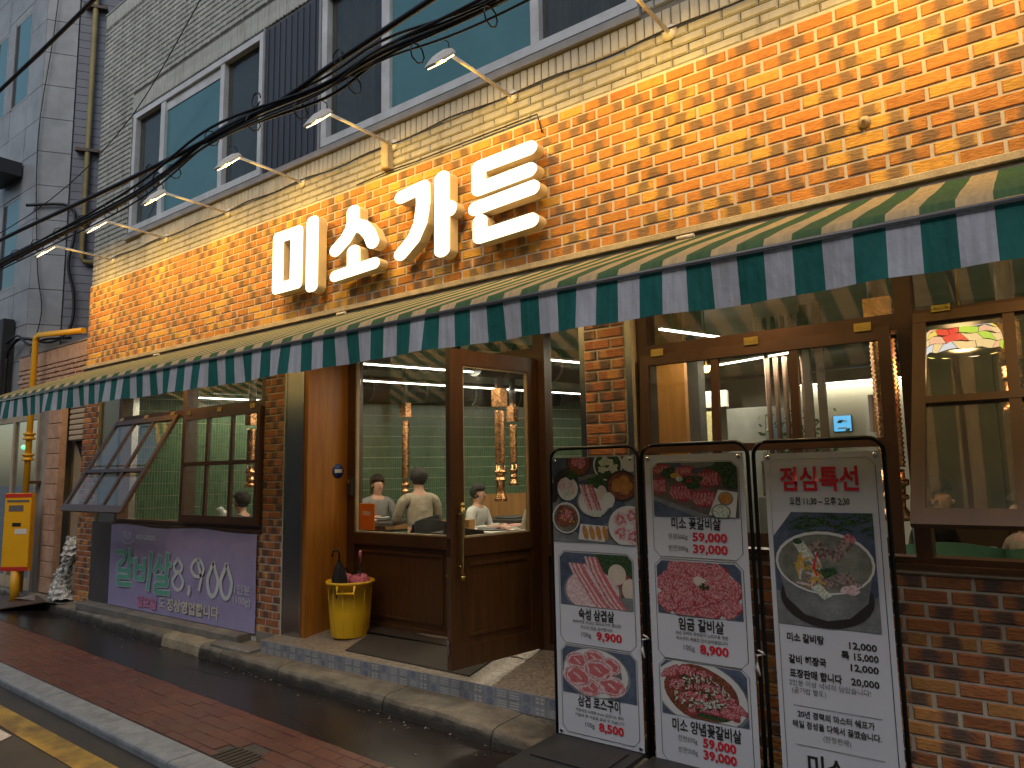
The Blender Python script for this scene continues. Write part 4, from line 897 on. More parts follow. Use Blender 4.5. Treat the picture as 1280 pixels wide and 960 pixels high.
p.plate(.17, .72, .18, .19, 'plate', 'broth'); p.ell(.17, .70, .14, .13, 'kimchi', .15); p.ell(.18, .68, .08, .07, 'meat_red', .3); p.scatter(.17, .72, .11, .1, 22, .018, ['leaf', 'carrot', 'plate_dark'])
p.poly([(.35, .78), (.68, .8), (.64, .98), (.32, .96)], 'plate')
for k in range(4): p.ell(.41+k*.08, .88, .032, .085, 'sausage', .06, rot=.25)
p.plate(.93, .80, .25, .24, 'plate', 'plate')
for k in range(5): a = k*1.25; p.ell(.93+.12*cos(a), .79+.12*sin(a), .085, .09, 'fat', .1); p.ell(.93+.12*cos(a), .79+.12*sin(a), .055, .055, 'meat_red', .35); p.ell(.93+.12*cos(a), .79+.12*sin(a), .022, .024, 'fat', .3)
p.done(pr)
outline(pr, -2.412, -1.915, .618, 1.148, .035)
p = Pic(-2.404, -1.923, .838, 1.140, PY-.0003, 'cloth_blue', ct=.03)
p.poly([(.5, 0), (1, 0), (1, .75), (.6, .4)], 'leaf'); p.ell(.85, .6, .2, .2, 'kimchi', .3); p.poly([(0, .45), (.2, .4), (.3, 1), (0, 1)], 'cloth_blue')
p.ell(.45, .72, .40, .42, 'plate_grey'); p.ell(.45, .70, .37, .39, 'fat')
p.ell(.80, .36, .12, .19, 'egg'); p.ell(.97, .62, .11, .2, 'egg'); p.ell(.95, .92, .2, .15, 'plate_grey')
for a0, (dx, n_) in enumerate(((.0, 8), (.23, 6))):
    for k in range(n_):
        c = ('fat', 'meat_pink', 'fat', 'meat_lean', 'fat', 'meat_lean', 'meat_pink', 'fat')[k]
        p.strip([(.14+dx+k*.030, .20-.14*(a0)), (.20+dx+k*.031, .36-.05*a0), (.32+dx+k*.032, .62), (.42+dx+k*.034, .86), (.50+dx+k*.034, 1.0)], .011, c)
p.done(pr)
tx(pr, '숙성 삼겹살', -2.166, .788, .068, 'ink_black', .022, .236); tx(pr, '프리미엄 국내산 돼지고기의 쫄깃한', -2.166, .745, .021, 'ink_grey', .01, .32); tx(pr, '최고의 맛을 선사합니다', -2.166, .716, .021, 'ink_grey', .01, .21)
tx(pr, '100g', -2.235, .676, .036, 'ink_grey', .0, .066); tx(pr, '9,900', -2.085, .676, .062, 'ink_red', .035, .165)
outline(pr, -2.412, -1.915, .118, .607, .035)
p = Pic(-2.404, -1.923, .340, .600, PY-.0003, 'cloth_blue', ct=.03)
p.ell(.46, .52, .47, .55, 'plate_grey'); p.ell(.46, .50, .44, .51, 'plate'); p.ell(.46, .5, .36, .42, 'plate_grey')
for u, v, r_ in ((.22, .3, .17), (.45, .17, .15), (.66, .3, .16), (.68, .72, .19), (.38, .82, .17), (.22, .62, .21), (.50, .42, .20)):
    p.ell(u, v, r_, r_*1.15, 'fat', .04); p.ell(u, v, r_*.88, r_*1.0, 'meat_pink', .05); p.ell(u, v, r_*.8, r_*.9, 'fat', .08); p.ell(u, v, r_*.68, r_*.72, 'meat_lean', .2); p.strip([(u-r_*.3, v-r_*.3), (u, v-r_*.05), (u+r_*.25, v+r_*.3)], .007, 'fat')
p.done(pr)
tx(pr, '삼겹 로스구이', -2.166, .300, .068, 'ink_black', .022, .275); tx(pr, '저온숙성 스페셜 Aster 실감나는 풍미', -2.166, .250, .020, 'ink_grey', .01, .31); tx(pr, '가볍게 한 식감을 즐길 수 있습니다', -2.166, .222, .020, 'ink_grey', .01, .32)
tx(pr, '100g', -2.228, .178, .036, 'ink_grey', .0, .062); tx(pr, '8,500', -2.09, .178, .062, 'ink_red', .035, .16)
# ---- second stand
t, pr = stand(-1.822, -1.262, .055, 1.700, -1.846, -1.242, 1.756, 'middle menu banner stand with three beef pictures, red price 8,900 in its middle')
p = Pic(-1.772, -1.296, 1.366, 1.655, PY-.0003, 'cloth_blue', ct=.03)
p.poly([(.55, 0), (1, 0), (1, .45), (.75, .3)], 'leaf'); p.ell(.55, .02, .2, .08, 'plate_grey'); p.poly([(0, .22), (.06, .05), (1, .35), (1, 1), (.62, 1), (0, .66)], 'board_wood'); p.poly([(0, .62), (.7, 1), (0, 1)], 'plate_grey'); p.poly([(.0, .70), (.5, 1), (0, 1)], 'cloth_blue')
for u, v, w_, h_ in ((.12, .12, .26, .2), (.08, .42, .16, .3), (.40, .16, .2, .2), (.35, .55, .26, .32), (.68, .30, .24, .3), (.62, .66, .26, .3)):
    p.ell(u, v, w_*.56, h_*.56, 'meat_dark', .1)
    for k in range(6): p.strip([(u-w_*.42+k*w_*.16, v-h_*.35), (u-w_*.5+k*w_*.16, v), (u-w_*.36+k*w_*.15, v+h_*.38)], .0085, ('meat_red', 'meat_pink')[k % 2])
p.ell(.2, .18, .09, .10, 'leaf', .3); p.ell(.48, .36, .12, .12, 'leaf', .3); p.scatter(.48, .34, .08, .08, 9, .02, ['ink_red', 'leaf']); p.ell(.28, .24, .06, .05, 'carrot'); p.ell(.33, .3, .04, .05, 'onion')
p.plate(.93, .36, .10, .14, 'plate_dark', 'leaf'); p.poly([(.78, .5), (1, .55), (.96, 1), (.66, .96)], 'plate'); p.plate(.86, .66, .085, .12, 'plate_grey', 'sausage'); p.plate(.80, .90, .11, .14, 'plate_grey', 'onion')
p.done(pr)
outline(pr, -1.782, -1.288, 1.150, 1.662, .035)
tx(pr, '미소 꽃갈비살', -1.536, 1.326, .068, 'ink_black', .022, .275)
for z, a, c in ((1.258, '한판500g', '59,000'), (1.196, '반판300g', '39,000')): tx(pr, a, -1.640, z, .034, 'ink_grey', .0, .112); tx(pr, c, -1.462, z, .062, 'ink_red', .035, .19)
p = Pic(-1.772, -1.305, .850, 1.128, PY-.0003, 'cloth_blue', ct=.03)
p.ell(.5, .60, .53, .60, 'plate_grey'); p.ell(.5, .58, .50, .57, 'plate')
for u, v in ((.13, .42), (.28, .14), (.5, .1), (.72, .22), (.87, .46), (.84, .76), (.6, .86), (.35, .88), (.14, .74), (.34, .42), (.52, .62), (.68, .5), (.33, .66)): flower(p, u, v, .145, 1.3)
p.scatter(.5, .5, .4, .4, 60, .012, ['fat', 'meat_pink'], .6)
p.ell(.52, .34, .065, .09, 'egg'); p.scatter(.57, .44, .07, .05, 10, .03, ['leaf'], .7); p.done(pr)
tx(pr, '임금 갈비살', -1.534, .800, .068, 'ink_black', .022, .25); tx(pr, '30년 경력의 육부장이 노하우로 만든', -1.534, .755, .021, 'ink_grey', .01, .29); tx(pr, '미소만의 특별한 한우갈비살입니다', -1.534, .727, .021, 'ink_grey', .01, .28)
tx(pr, '100g', -1.605, .683, .036, 'ink_grey', .0, .062); tx(pr, '8,900', -1.468, .683, .062, 'ink_red', .035, .155)
outline(pr, -1.782, -1.292, .617, 1.138, .035)
p = Pic(-1.772, -1.305, .332, .605, PY-.0003, 'cloth_blue', ct=.03)
p.ell(.47, .56, .56, .62, 'plate_grey', rot=-.15); p.ell(.46, .54, .54, .60, 'plate', rot=-.15); p.ell(.47, .53, .44, .50, 'kimchi', .04, rot=-.15); p.ell(.60, .85, .25, .12, 'leaf', .2)
for u, v, a in ((.12, .2, .4), (.3, .14, .1), (.5, .2, 0), (.2, .42, .3), (.42, .38, .2), (.62, .38, .1), (.3, .62, .4), (.52, .6, .2), (.74, .55, 0), (.86, .68, -.4), (.42, .8, .3), (.62, .78, .1), (.78, .8, -.2)): p.ell(u+.008, v+.012, .125, .105, 'meat_dark', .25, rot=a); p.ell(u, v, .115, .085, 'meat_red', .25, rot=a)
p.scatter(.47, .5, .34, .34, 150, .026, ['leaf', 'onion', 'onion', 'kimchi'], .6); p.scatter(.55, .66, .2, .07, 30, .022, ['onion'], .7); p.scatter(.45, .25, .2, .09, 26, .02, ['onion', 'leaf'], .7); p.done(pr)
tx(pr, '미소 양념꽃갈비살', -1.534, .278, .070, 'ink_black', .022, .37)
for z, a, c in ((.217, '한판500g', '59,000'), (.160, '반판300g', '39,000')): tx(pr, a, -1.636, z, .034, 'ink_grey', .0, .105); tx(pr, c, -1.466, z, .060, 'ink_red', .035, .175)
outline(pr, -1.782, -1.292, .088, .612, .035)
# ---- third stand
t, pr = stand(-1.156, -.622, .06, 1.690, -1.212, -.608, 1.752, 'rightmost menu banner stand with a soup bowl picture under large red lettering')
outline(pr, -1.131, -.646, .10, 1.662, .035)
tx(pr, '점심특선', -.901, 1.553, .125, 'ink_red', .028, .36); tx(pr, '오전 11:30 ~ 오후 2:30', -.905, 1.452, .042, 'ink_black', .02, .275)
p = Pic(-1.130, -.673, .862, 1.401, PY-.0003, 'cloth_blue')
p.poly([(0, 0), (.2, 0), (.0, .22)], 'banner_white'); p.poly([(0, .7), (.5, .85), (1, .7), (1, 1), (0, 1)], 'plate_grey')
for k in range(46): u = random.uniform(.2, 1.05); v = random.uniform(-.02, .2); a = random.uniform(-.5, .3); p.strip([(u-.07, v-.07*a), (u, v), (u+.08, v+.08*a+.01)], .006, 'leaf')
p.ell(.5, .74, .46, .26, 'plate_dark'); p.poly([(.02, .44), (.98, .44), (.9, .76), (.72, .9), (.5, .94), (.28, .9), (.1, .76)], 'plate_grey'); p.ell(.5, .44, .49, .275, 'plate'); p.ell(.5, .445, .465, .255, 'broth'); p.ell(.5, .47, .43, .225, 'broth')
p.ell(.45, .34, .12, .08, 'bone', .2); p.poly([(.52, .40), (.72, .20), (.82, .25), (.64, .44)], 'bone'); p.ell(.77, .22, .06, .035, 'meat_pink', .1, rot=-.3); p.poly([(.2, .27), (.3, .25), (.42, .40), (.32, .44)], 'onion'); p.ell(.25, .26, .05, .025, 'leaf')
p.ell(.45, .62, .15, .07, 'bone', .25); p.poly([(.58, .56), (.72, .5), (.86, .62), (.72, .66)], 'bone'); p.ell(.74, .66, .09, .04, 'fat', .2); p.poly([(.36, .66), (.44, .62), (.56, .72), (.48, .76)], 'onion'); p.poly([(.46, .5), (.6, .47), (.64, .52), (.5, .58)], 'leaf')
for k in range(20): a = random.uniform(0, pi); u, v = .33+random.uniform(-.1, .14), .5+random.uniform(-.09, .14); p.strip([(u-.07*cos(a), v-.07*sin(a)), (u, v), (u+.07*cos(a), v+.07*sin(a))], .006, random.choice(['carrot', 'carrot', 'fat']))
p.strip([(.44, .36), (.40, .48), (.43, .56)], .006, 'ink_red'); p.scatter(.4, .5, .12, .09, 12, .014, ['onion', 'leaf']); p.done(pr)
for s_, x, z, w_ in (('미소 갈비탕', -1.010, .800, .17), ('갈비 해장국', -1.008, .697, .172), ('포장판매 합니다', -.975, .632, .235)): tx(pr, s_, x, z, .043, 'ink_black', .03, w_)
for s_, x, z, w_ in (('12,000', -.757, .793, .118), ('특 15,000', -.774, .745, .158), ('12,000', -.757, .695, .118), ('20,000', -.759, .632, .118)): tx(pr, s_, x, z, .042, 'ink_black', .025, w_)
tx(pr, '2인분 이상 넉넉히 담았습니다!', -.918, .590, .031, 'ink_grey', .0, .36); tx(pr, '(공기밥 별도)', -1.010, .555, .031, 'ink_grey', .0, .155)
for z in (.487, .308): b = MB(); b.box(-1.085, -.70, PY-.0002, PY, z-.0012, z+.0012); b.build('print_rule', 'ink_grey', pr)
tx(pr, '20년 경력의 마스터 쉐프가', -.900, .448, .036, 'ink_black', .02, .335); tx(pr, '매일 정성을 다해서 끓였습니다.', -.900, .400, .036, 'ink_black', .02, .385); tx(pr, '(한정판매)', -.898, .354, .031, 'ink_grey', .0, .12); tx(pr, '미소', -.95, .22, .10, 'ink_black', .022, .17)
# ties between frames
for x, z in ((-1.855, .70), (-1.227, .70)):
    b = MB(); b.tube([(x-.012, BY-.01, z+.02), (x+.012, BY-.014, z+.012), (x+.02, BY+.0, z), (x-.015, BY-.012, z-.005), (x-.02, BY-.014, z-.06), (x-.006, BY-.016, z-.10)], [.004, .005, .005, .006, .010, .004], 6)
    tag(b.build('white_tie', 'plate'), 'white strip of cloth tying the %s two banner frames together' % ('left' if x < -1.5 else 'right'), 'tie')
# ---- purple banner on the wall below the left window
PB = MB(); n, k_ = 24, 8; G_ = []
for j in range(k_+1):
    G_.append([PB.bm.verts.new((-8.868+2.912*i/n, -.030+.006*sin(i*.9)*sin(j*.8)+.004*sin(i*2.3), .192+(.905+.012*sin(i*.5)*(j == k_))*j/k_)) for i in range(n+1)])
for j in range(k_):
    for i in range(n): PB.bm.faces.new((G_[j][i], G_[j][i+1], G_[j+1][i+1], G_[j+1][i])).smooth = True
pb = tag(PB.build('price_banner', 'purple'), 'purple banner lettered 8,900 hung on the wall below the left window', 'banner')
PYs = PY; PY = -.0430
def pen(parent, pts, w, m, yo=0.):
    """brush lettering stroke, flat"""
    b = MB(); P = pts; L, R = [], []
    for i, p_ in enumerate(P):
        a, c = P[max(i-1, 0)], P[min(i+1, len(P)-1)]; dx, dz = c[0]-a[0], c[1]-a[1]; l = math.hypot(dx, dz) or 1
        L.append(b.bm.verts.new((p_[0]-dz/l*w, PY+yo, p_[1]+dx/l*w*.8))); R.append(b.bm.verts.new((p_[0]+dz/l*w, PY+yo, p_[1]-dx/l*w*.8)))
    for i in range(len(P)-1): b.bm.faces.new((R[i], R[i+1], L[i+1], L[i]))
    return b.build('brush_stroke', m, parent)
def gl(lines, ox, oz, sx, sz, w, fill, edge):
    for P in lines:
        Q = [(ox+x*sx, oz+z*sz) for x, z in P]
        d0 = Vector((Q[0][0]-Q[1][0], Q[0][1]-Q[1][1])).normalized()*.012; d1 = Vector((Q[-1][0]-Q[-2][0], Q[-1][1]-Q[-2][1])).normalized()*.012
        E_ = [(Q[0][0]+d0.x, Q[0][1]+d0.y)]+Q[1:-1]+[(Q[-1][0]+d1.x, Q[-1][1]+d1.y)]
        pen(pb, E_, w+.011, edge, 0); 
    for i, P in enumerate(lines): pen(pb, [(ox+x*sx, oz+z*sz) for x, z in P], w, fill, -.0008-.0001*i)
GAL = [[(0, .92), (.42, .96)], [(.42, .96), (.34, .72), (.1, .52)], [(.62, 1.06), (.58, .42)], [(.6, .72), (.8, .72)], [(.08, .40), (.68, .42)], [(.66, .42), (.64, .24)], [(.12, .22), (.64, .24)], [(.12, .22), (.13, .0)], [(.13, .0), (.76, .04)]]
BI = [[(0, .8), (.0, .2)], [(.42, .82), (.40, .2)], [(.0, .52), (.4, .54)], [(0, .2), (.42, .2)], [(.72, 1.02), (.70, .5), (.62, -.1)]]
SAL = [[(.28, .95), (.2, .72), (.0, .5)], [(.22, .74), (.42, .56)], [(.62, 1.05), (.6, .45)], [(.62, .74), (.8, .74)], [(.08, .38), (.68, .40)], [(.66, .4), (.64, .22)], [(.1, .2), (.64, .22)], [(.1, .2), (.12, 0)], [(.12, 0), (.78, .02)]]
gl(GAL, -8.69, .44, .52, .38, .030, 'ink_green', 'ink_pale'); gl(BI, -8.22, .46, .46, .36, .028, 'ink_green', 'ink_pale'); gl(SAL, -7.815, .42, .44, .40, .030, 'ink_green', 'ink_pale')
def ring(ox, oz, w, h, tri=.15): return [(ox+w*(sin(a)*(1-(.0 if cos(a) < 0 else (1-tri)*cos(a)**1.0))), oz+h*cos(a)) for a in [i*pi/10 for i in range(21)]]
pen(pb, ring(-7.325, .72, .085, .075), .022, 'ink_pale'); pen(pb, ring(-7.315, .57, .105, .095, .3), .022, 'ink_pale', -.0004)
pen(pb, [(-7.10, .54), (-7.09, .49), (-7.11, .44)], .026, 'ink_pale')
pen(pb, ring(-6.95, .72, .115, .085, .8)+[(-6.87, .62), (-6.91, .50)], .022, 'ink_pale'); pen(pb, ring(-6.665, .63, .095, .165), .026, 'ink_pale'); pen(pb, ring(-6.43, .63, .095, .165), .026, 'ink_pale', -.0004)
tx(pb, '미소', -8.45, .985, .11, 'ink_pale', .0, .20); pen(pb, [(-8.58, .93), (-8.50, .90), (-8.40, .89), (-8.30, .93)], .006, 'ink_pale'); tx(pb, 'MISO GARDEN', -8.03, .975, .075, 'ink_pale', .01, .42)
tx(pb, '1인분', -6.16, .565, .10, 'ink_pale', .0, .26); tx(pb, '(100g)', -6.17, .465, .09, 'ink_pale', .0, .28)
tx(pb, '일요일', -7.95, .285, .13, 'ink_pink', .035, .42); tx(pb, '도', -7.62, .31, .12, 'ink_cream', .01, .13); tx(pb, '정상영업합니다', -7.03, .305, .13, 'ink_cream', .03, .98)
PY = PYs
# ------------------------------------------------------------------ bucket and umbrellas by the door
bx, by_ = -4.92, .20; bz = pz(bx, by_)+.001
t = thing('umbrella_bucket', 'yellow plastic bucket holding wet umbrellas at the entrance', 'bucket', (bx, by_, bz)); t.scale = (1.02, 1.02, 1.02)
b = MB(); b.lathe([(0, 0), (.150, 0), (.156, .01), (.172, .20), (.184, .40), (.188, .40), (.188, .425), (.200, .428), (.206, .44), (.200, .452), (.186, .450), (.178, .40), (.145, .02), (0, .02)], n=36); b.build('bucket_body', 'bucket_yellow', t)
for a in (-.9, 2.24):
    b = MB(); c_, s_ = cos(a), sin(a); P = [(.19*c_-.07*s_, .19*s_+.07*c_, .425), (.215*c_-.07*s_, .215*s_+.07*c_, .37), (.215*c_+.07*s_, .215*s_-.07*c_, .37), (.19*c_+.07*s_, .19*s_-.07*c_, .425)]
    b.tube(P, .012, 8); b.build('handle', 'bucket_yellow', t)
for a in range(0, 12):
    b = MB(); q = a*pi/6; b.tube([(.158*cos(q), .158*sin(q), .02), (.184*cos(q), .184*sin(q), .39)], .0022, 5); b.build('seam_rib', 'bucket_yellow', t)
def umbrella(label, off, lean, m, mh, folded=True, hook=1, out=.19):
    u = thing('umbrella', label, 'umbrella', (bx+off[0], by_+off[1], bz+.03), 0, 'umbrellas in the yellow bucket'); u.rotation_euler = (lean[0], lean[1], random.uniform(0, 6))
    b = MB(); b.tube([(0, 0, 0), (0, 0, .40+out)], .005, 6); b.build('shaft', 'black_metal', u)
    n = 14; pr = [(.006, .06), (.02, .12), (.045, .26), (.062, .36), (.066, .42), (.050, .455), (.012, .47)] if m != 'black_cloth' else [(.006, .1), (.03, .22), (.055, .34), (.05, .46), (.03, .55), (.010, .60)]
    b = MB(); rings = [[b.bm.verts.new((r*(1+.32*(k % 2))*cos(2*pi*k/n), r*(1+.32*(k % 2))*sin(2*pi*k/n), z+.012*(k % 3))) for k in range(n)] for r, z in pr]
    for a, c in zip(rings, rings[1:]):
        for k in range(n): b.bm.faces.new((a[k], a[(k+1) % n], c[(k+1) % n], c[k]))
    b.build('folded_canopy', m, u)
    z0 = .40+out; b = MB(); b.tube([(0, 0, z0-.02), (0, 0, z0+.06)]+[(hook*(.028-.028*cos(a)), 0, z0+.06+.028*sin(a)) for a in [i*pi/6 for i in range(1, 7)]]+[(hook*.056, 0, z0+.035)], .008, 8); b.build('hook_handle', mh, u)
umbrella('closed black umbrella standing in the middle of the yellow bucket', (-.01, -.09, 0), (.12, -.05), 'black_cloth', 'black_metal', hook=-1, out=.22)
umbrella('pink umbrella with a curved pink handle at the bucket right side', (.08, .03, 0), (-.03, .07), 'pink_cloth', 'pink_cloth', out=.20)
umbrella('short pink umbrella bunched low at the left of the bucket', (-.08, -.01, 0), (.05, -.06), 'pink_cloth', 'black_metal', out=.04)
umbrella('small pink umbrella crumpled behind the black umbrella', (.05, .09, 0), (-.12, .02), 'pink_cloth', 'black_metal', out=.02)
# keypad, stickers, open sign
b = MB(); b.box(-5.235, -5.165, ye-.03, ye-.002, 1.43, 1.60, .008); kp = tag(b.build('keypad', 'black_plastic'), 'black door keypad on the frame left of the entrance glass', 'keypad')
b = MB(); b.box(-5.22, -5.18, ye-.033, ye-.0305, 1.545, 1.58); b.build('keypad_screen', 'chrome', kp)
b = MB(); b.lathe([(0, 0), (.065, 0), (.065, .004), (0, .004)], n=28); b.bm.transform(Matrix.Rotation(-pi/2, 4, 'Y')); st = tag(b.build('round_sticker', 'blue_sticker'), 'round blue sticker on the wooden side panel above the keypad', 'sticker'); st.location = (-5.257, .33, 1.66); st.rotation_euler = (0, pi, 0)
b = MB(); b.box(-.0062, .0062, -.042, .042, -.016, .016); b.build('sticker_print', 'ink_pale', st)
b = MB(); b.box(-5.12, -4.92, ye+.03, ye+.036, 1.125, 1.36, .003); os_ = tag(b.build('open_sign', 'orange_sign'), 'small orange sign inside the lower corner of the entrance glass', 'sign')
PYs = PY; PY = ye+.0285; tx(os_, 'OPEN', -5.02, 1.27, .05, 'ink_pale', .03, .11); PY = PYs
b = MB(); b.lathe([(0, 0), (.030, 0), (.032, .012), (.012, .03), (.008, .05), (0, .05)], n=16); b.bm.transform(Matrix.Rotation(pi/2, 4, 'X')); hk = tag(b.build('wall_hook', 'ledge'), 'small round fixing in the orange tiles on the right part of the wall', 'fixing'); hk.location = (-.62, -.018, 3.42)
# ------------------------------------------------------------------ interior
def sheetk(name, pts, m): b = MB(); b.poly(pts); return b.build(name, m, kind='structure')
IZ = .30
sheetk('interior_floor', [(-9.5, .25, IZ), (X1+1, .25, IZ), (X1+1, 10, IZ), (-9.5, 10, IZ)], 'int_floor')
sheetk('interior_ceiling', [(-9.5, .25, 3.11), (-9.5, 10, 3.11), (X1+1, 10, 3.11), (X1+1, .25, 3.11)], 'int_ceiling')
gd = Vector((sin(radians(27)), cos(radians(27)), 0)); gn = Vector((gd.y, -gd.x, 0)); gk = Vector((-9.05, .16, 0))
gw = MB(); gw.ob(gk+gd*5.2-gn*.06+Vector((0, 0, 1.7)), gd, gn, (0, 0, 1), 5.2, .055, 1.42); gw = gw.build('green_tile_wall', 'green_grout', kind='structure')
m_, n_, l_, b_ = _base('green_kitkat'); g_ = n_.new('ShaderNodeNewGeometry'); vd = n_.new('ShaderNodeVectorMath'); vd.operation = 'DOT_PRODUCT'; vd.inputs[1].default_value = gd; l_.new(g_.outputs['Position'], vd.inputs[0])
fr_ = math_node(n_, l_, 'FRACT', math_node(n_, l_, 'DIVIDE', vd.outputs['Value'], .031)); ln = math_node(n_, l_, 'LESS_THAN', fr_, .13)
cid = math_node(n_, l_, 'FLOOR', math_node(n_, l_, 'DIVIDE', vd.outputs['Value'], .031)); sp_ = n_.new('ShaderNodeSeparateXYZ'); l_.new(g_.outputs['Position'], sp_.inputs[0]); cv_ = n_.new('ShaderNodeCombineXYZ'); l_.new(cid, cv_.inputs[0]); l_.new(math_node(n_, l_, 'FLOOR', math_node(n_, l_, 'DIVIDE', sp_.outputs[2], .15)), cv_.inputs[1])
wn_ = n_.new('ShaderNodeTexWhiteNoise'); l_.new(cv_.outputs[0], wn_.inputs[0]); rp_ = n_.new('ShaderNodeValToRGB'); l_.new(wn_.outputs[0], rp_.inputs[0]); rp_.color_ramp.elements[0].color = (.036, .082, .040, 1); rp_.color_ramp.elements[1].color = (.065, .125, .058, 1)
mx_ = n_.new('ShaderNodeMix'); mx_.data_type = 'RGBA'; l_.new(ln, mx_.inputs[0]); l_.new(rp_.outputs[0], mx_.inputs[6]); mx_.inputs[7].default_value = (.26, .30, .22, 1); l_.new(mx_.outputs[2], b_.inputs['Base Color']); b_.inputs['Roughness'].default_value = .25
for r in range(3, 20):
    z = r*.15-.012-.3+.15
    if z < IZ or z > 2.95: continue
    q = MB(); q.ob(gk+gd*5.2+Vector((0, 0, z+.0)), gd, gn, (0, 0, 1), 5.19, .004, .0705); q.build('tile_course', 'green_kitkat', gw)
q = MB(); q.ob(gk+gd*5.2+gn*.02+Vector((0, 0, .9)), gd, gn, (0, 0, 1), 5.2, .02, .05); q.build('dado_rail', 'int_wood', gw)
q = MB(); q.ob(gk+gd*7.5+gn*.035+Vector((0, 0, .75)), gd, gn, (0, 0, 1), 2.9, .03, .55); q.build('wood_wainscot', 'int_wood', gw)
b = MB(); b.box(-6, X1+1, 7.9, 8.0, IZ, 3.1); b.build('interior_back_wall', 'int_wall', kind='structure')
b = MB(); b.box(X1+.9, X1+1, .25, 8, IZ, 3.1); b.build('interior_right_wall', 'int_wall', kind='structure')
b = MB(); b.box(-9.5, X1+.9, .26, .28, 2.95, 3.1); b.build('interior_lintel', 'int_dark', kind='structure')
# tubes and ducts
def tube_light(name, a, c, z, label, en=6, group='ceiling tube lights in the restaurant'):
    a, c = Vector((*a, z)), Vector((*c, z)); t = thing(name, label, 'tube light', tuple((a+c)/2), 0, group); d = (c-a).normalized(); L = (c-a).length; mid = (a+c)/2
    ang = math.atan2(d.y, d.x); q = MB(); q.box(-L/2, L/2, -.018, .018, .0, .022); o = q.build('housing', 'lamp_white', t); o.rotation_euler = (0, 0, ang)
    q = MB(); q.box(-L/2, L/2, -.012, .012, -.012, 0); o = q.build('lamp_tube', 'tube', t); o.rotation_euler = (0, 0, ang)
    for s_ in (-.4, .4):
        q = MB(); q.tube([(s_*L*cos(ang), s_*L*sin(ang), .03), (s_*L*cos(ang), s_*L*sin(ang), 3.1-z)], .008, 6); q.build('hanger', 'lamp_white', t)
    ld = bpy.data.lights.new('tube_glow', 'AREA'); ld.shape = 'RECTANGLE'; ld.size = L; ld.size_y = .30; ld.energy = en*L; ld.color = (1, .88, .66)
    lo_ = bpy.data.objects.new('tube_glow', ld); COL.objects.link(lo_); lo_.parent = t; lo_.location = (0, 0, -.03); lo_.rotation_euler = (0, 0, ang)
k27 = lambda x, y, s: (x+.3206*s, y+.947*s)
tube_light('tube_light', (-5.39, .62), k27(-5.39, .62, 1.9), 2.72, 'nearest white tube light seen through the glass left of the door')
tube_light('tube_light', (-6.7, .5), k27(-6.7, .5, 5.0), 2.72, 'long white tube light running back along the green tiles')
tube_light('tube_light', (-4.12, 1.0), k27(-4.12, 1.0, 2.6), 2.72, 'white tube light seen above the open door')
tube_light('tube_light', (-2.35, 1.1), k27(-2.35, 1.1, 1.3), 2.72, 'short white tube light behind the upper right transom')
tube_light('tube_light', (-3.17, 3.5), (-1.9, 3.02), 2.72, 'white tube light crossing behind the three pane sash', en=11)
tube_light('tube_light', (-2.6, 6.0), (-.4, 6.0), 2.72, 'far white tube light on the cream back wall')
tube_light('tube_light', (-.2, 2.8), (1.9, 2.8), 2.72, 'white tube light behind the propped open right sash', en=9)
tube_light('tube_light', (-8.3, .55), k27(-8.3, .55, 1.2), 2.60, 'white tube light at the top of the left window', en=6)
def duct(name, pts, r, m, label, ribs=0):
    b = MB(); b.tube(pts, r, 20); o = b.build(name, m); tag(o, label, 'duct', 'ventilation ducts under the ceiling')
    a, c = Vector(pts[0]), Vector(pts[-1])
    for k in range(ribs):
        p = a.lerp(c, (k+.5)/ribs); d = (c-a).normalized(); q = MB(); q.tube([p-d*.015, p+d*.015], r+.008, 20); q.build('duct_band', 'galv', o)
p0, p1 = k27(-8.05, .7, 0), k27(-8.05, .7, 6.5); duct('ventilation_duct', [(*p0, 2.80), (*p1, 2.80)], .17, 'duct_dark', 'dark round duct hanging beside the green tile wall', 8)
p0, p1 = k27(-4.9, 1.9, 0), k27(-4.9, 1.9, 3.5); duct('ventilation_duct', [(*p0, 2.86), (*p1, 2.86)], .20, 'duct_dark', 'large dark duct above the copper pipe behind the door', 5)
duct('ventilation_duct', [(-3.6, 4.4, 2.86), (2.4, 4.0, 2.86)], .20, 'duct_dark', 'dark duct crossing behind the right window', 6)
b = MB(); a, c = k27(-7.86, 2.5, 0), k27(-7.86, 2.5, 5.2); b.bar((*a, 2.60), (*c, 2.60), .06, .075); tag(b.build('cable_tray', 'lamp_white'), 'pale metal tray hanging under the dark duct by the green wall', 'tray')
# copper extraction pipes
def copper_pipe(x, y, ztop, zbot, label, r=.048, corr=.5):
    t = thing('extraction_pipe', label, 'extraction pipe', (x, y, 0), 0, 'copper extraction pipes over the tables')
    b = MB(); b.box(-r*1.15, r*1.15, -r*1.15, r*1.15, ztop-.20, ztop); b.build('pipe_cap', 'copper', t)
    b = MB(); b.tube([(0, 0, ztop), (0, 0, 3.1)], r*.9, 12); b.build('riser', 'galv', t)
    zc = ztop-.24-(ztop-.24-zbot)*corr; pr = []; z = ztop-.24; k = 0
    while z > zc: pr.append((r*(1.12 if k % 2 else .98), z)); z -= .014; k += 1
    b = MB(); b.lathe(pr, n=14); b.build('flexible_hose', 'copper', t)
    z1 = z; b = MB(); b.lathe([(r*.95, z1), (r*.95, z1-.05), (r*1.25, z1-.06), (r*1.25, z1-.09), (r*.95, z1-.10), (r*.9, z1-.14), (r*1.15, z1-.15), (r*1.15, z1-.17), (r*.85, z1-.18), (r*.85, zbot+.08), (r*1.3, zbot+.03), (r*1.35, zbot)], n=16); b.build('telescopic_tube', 'copper', t)
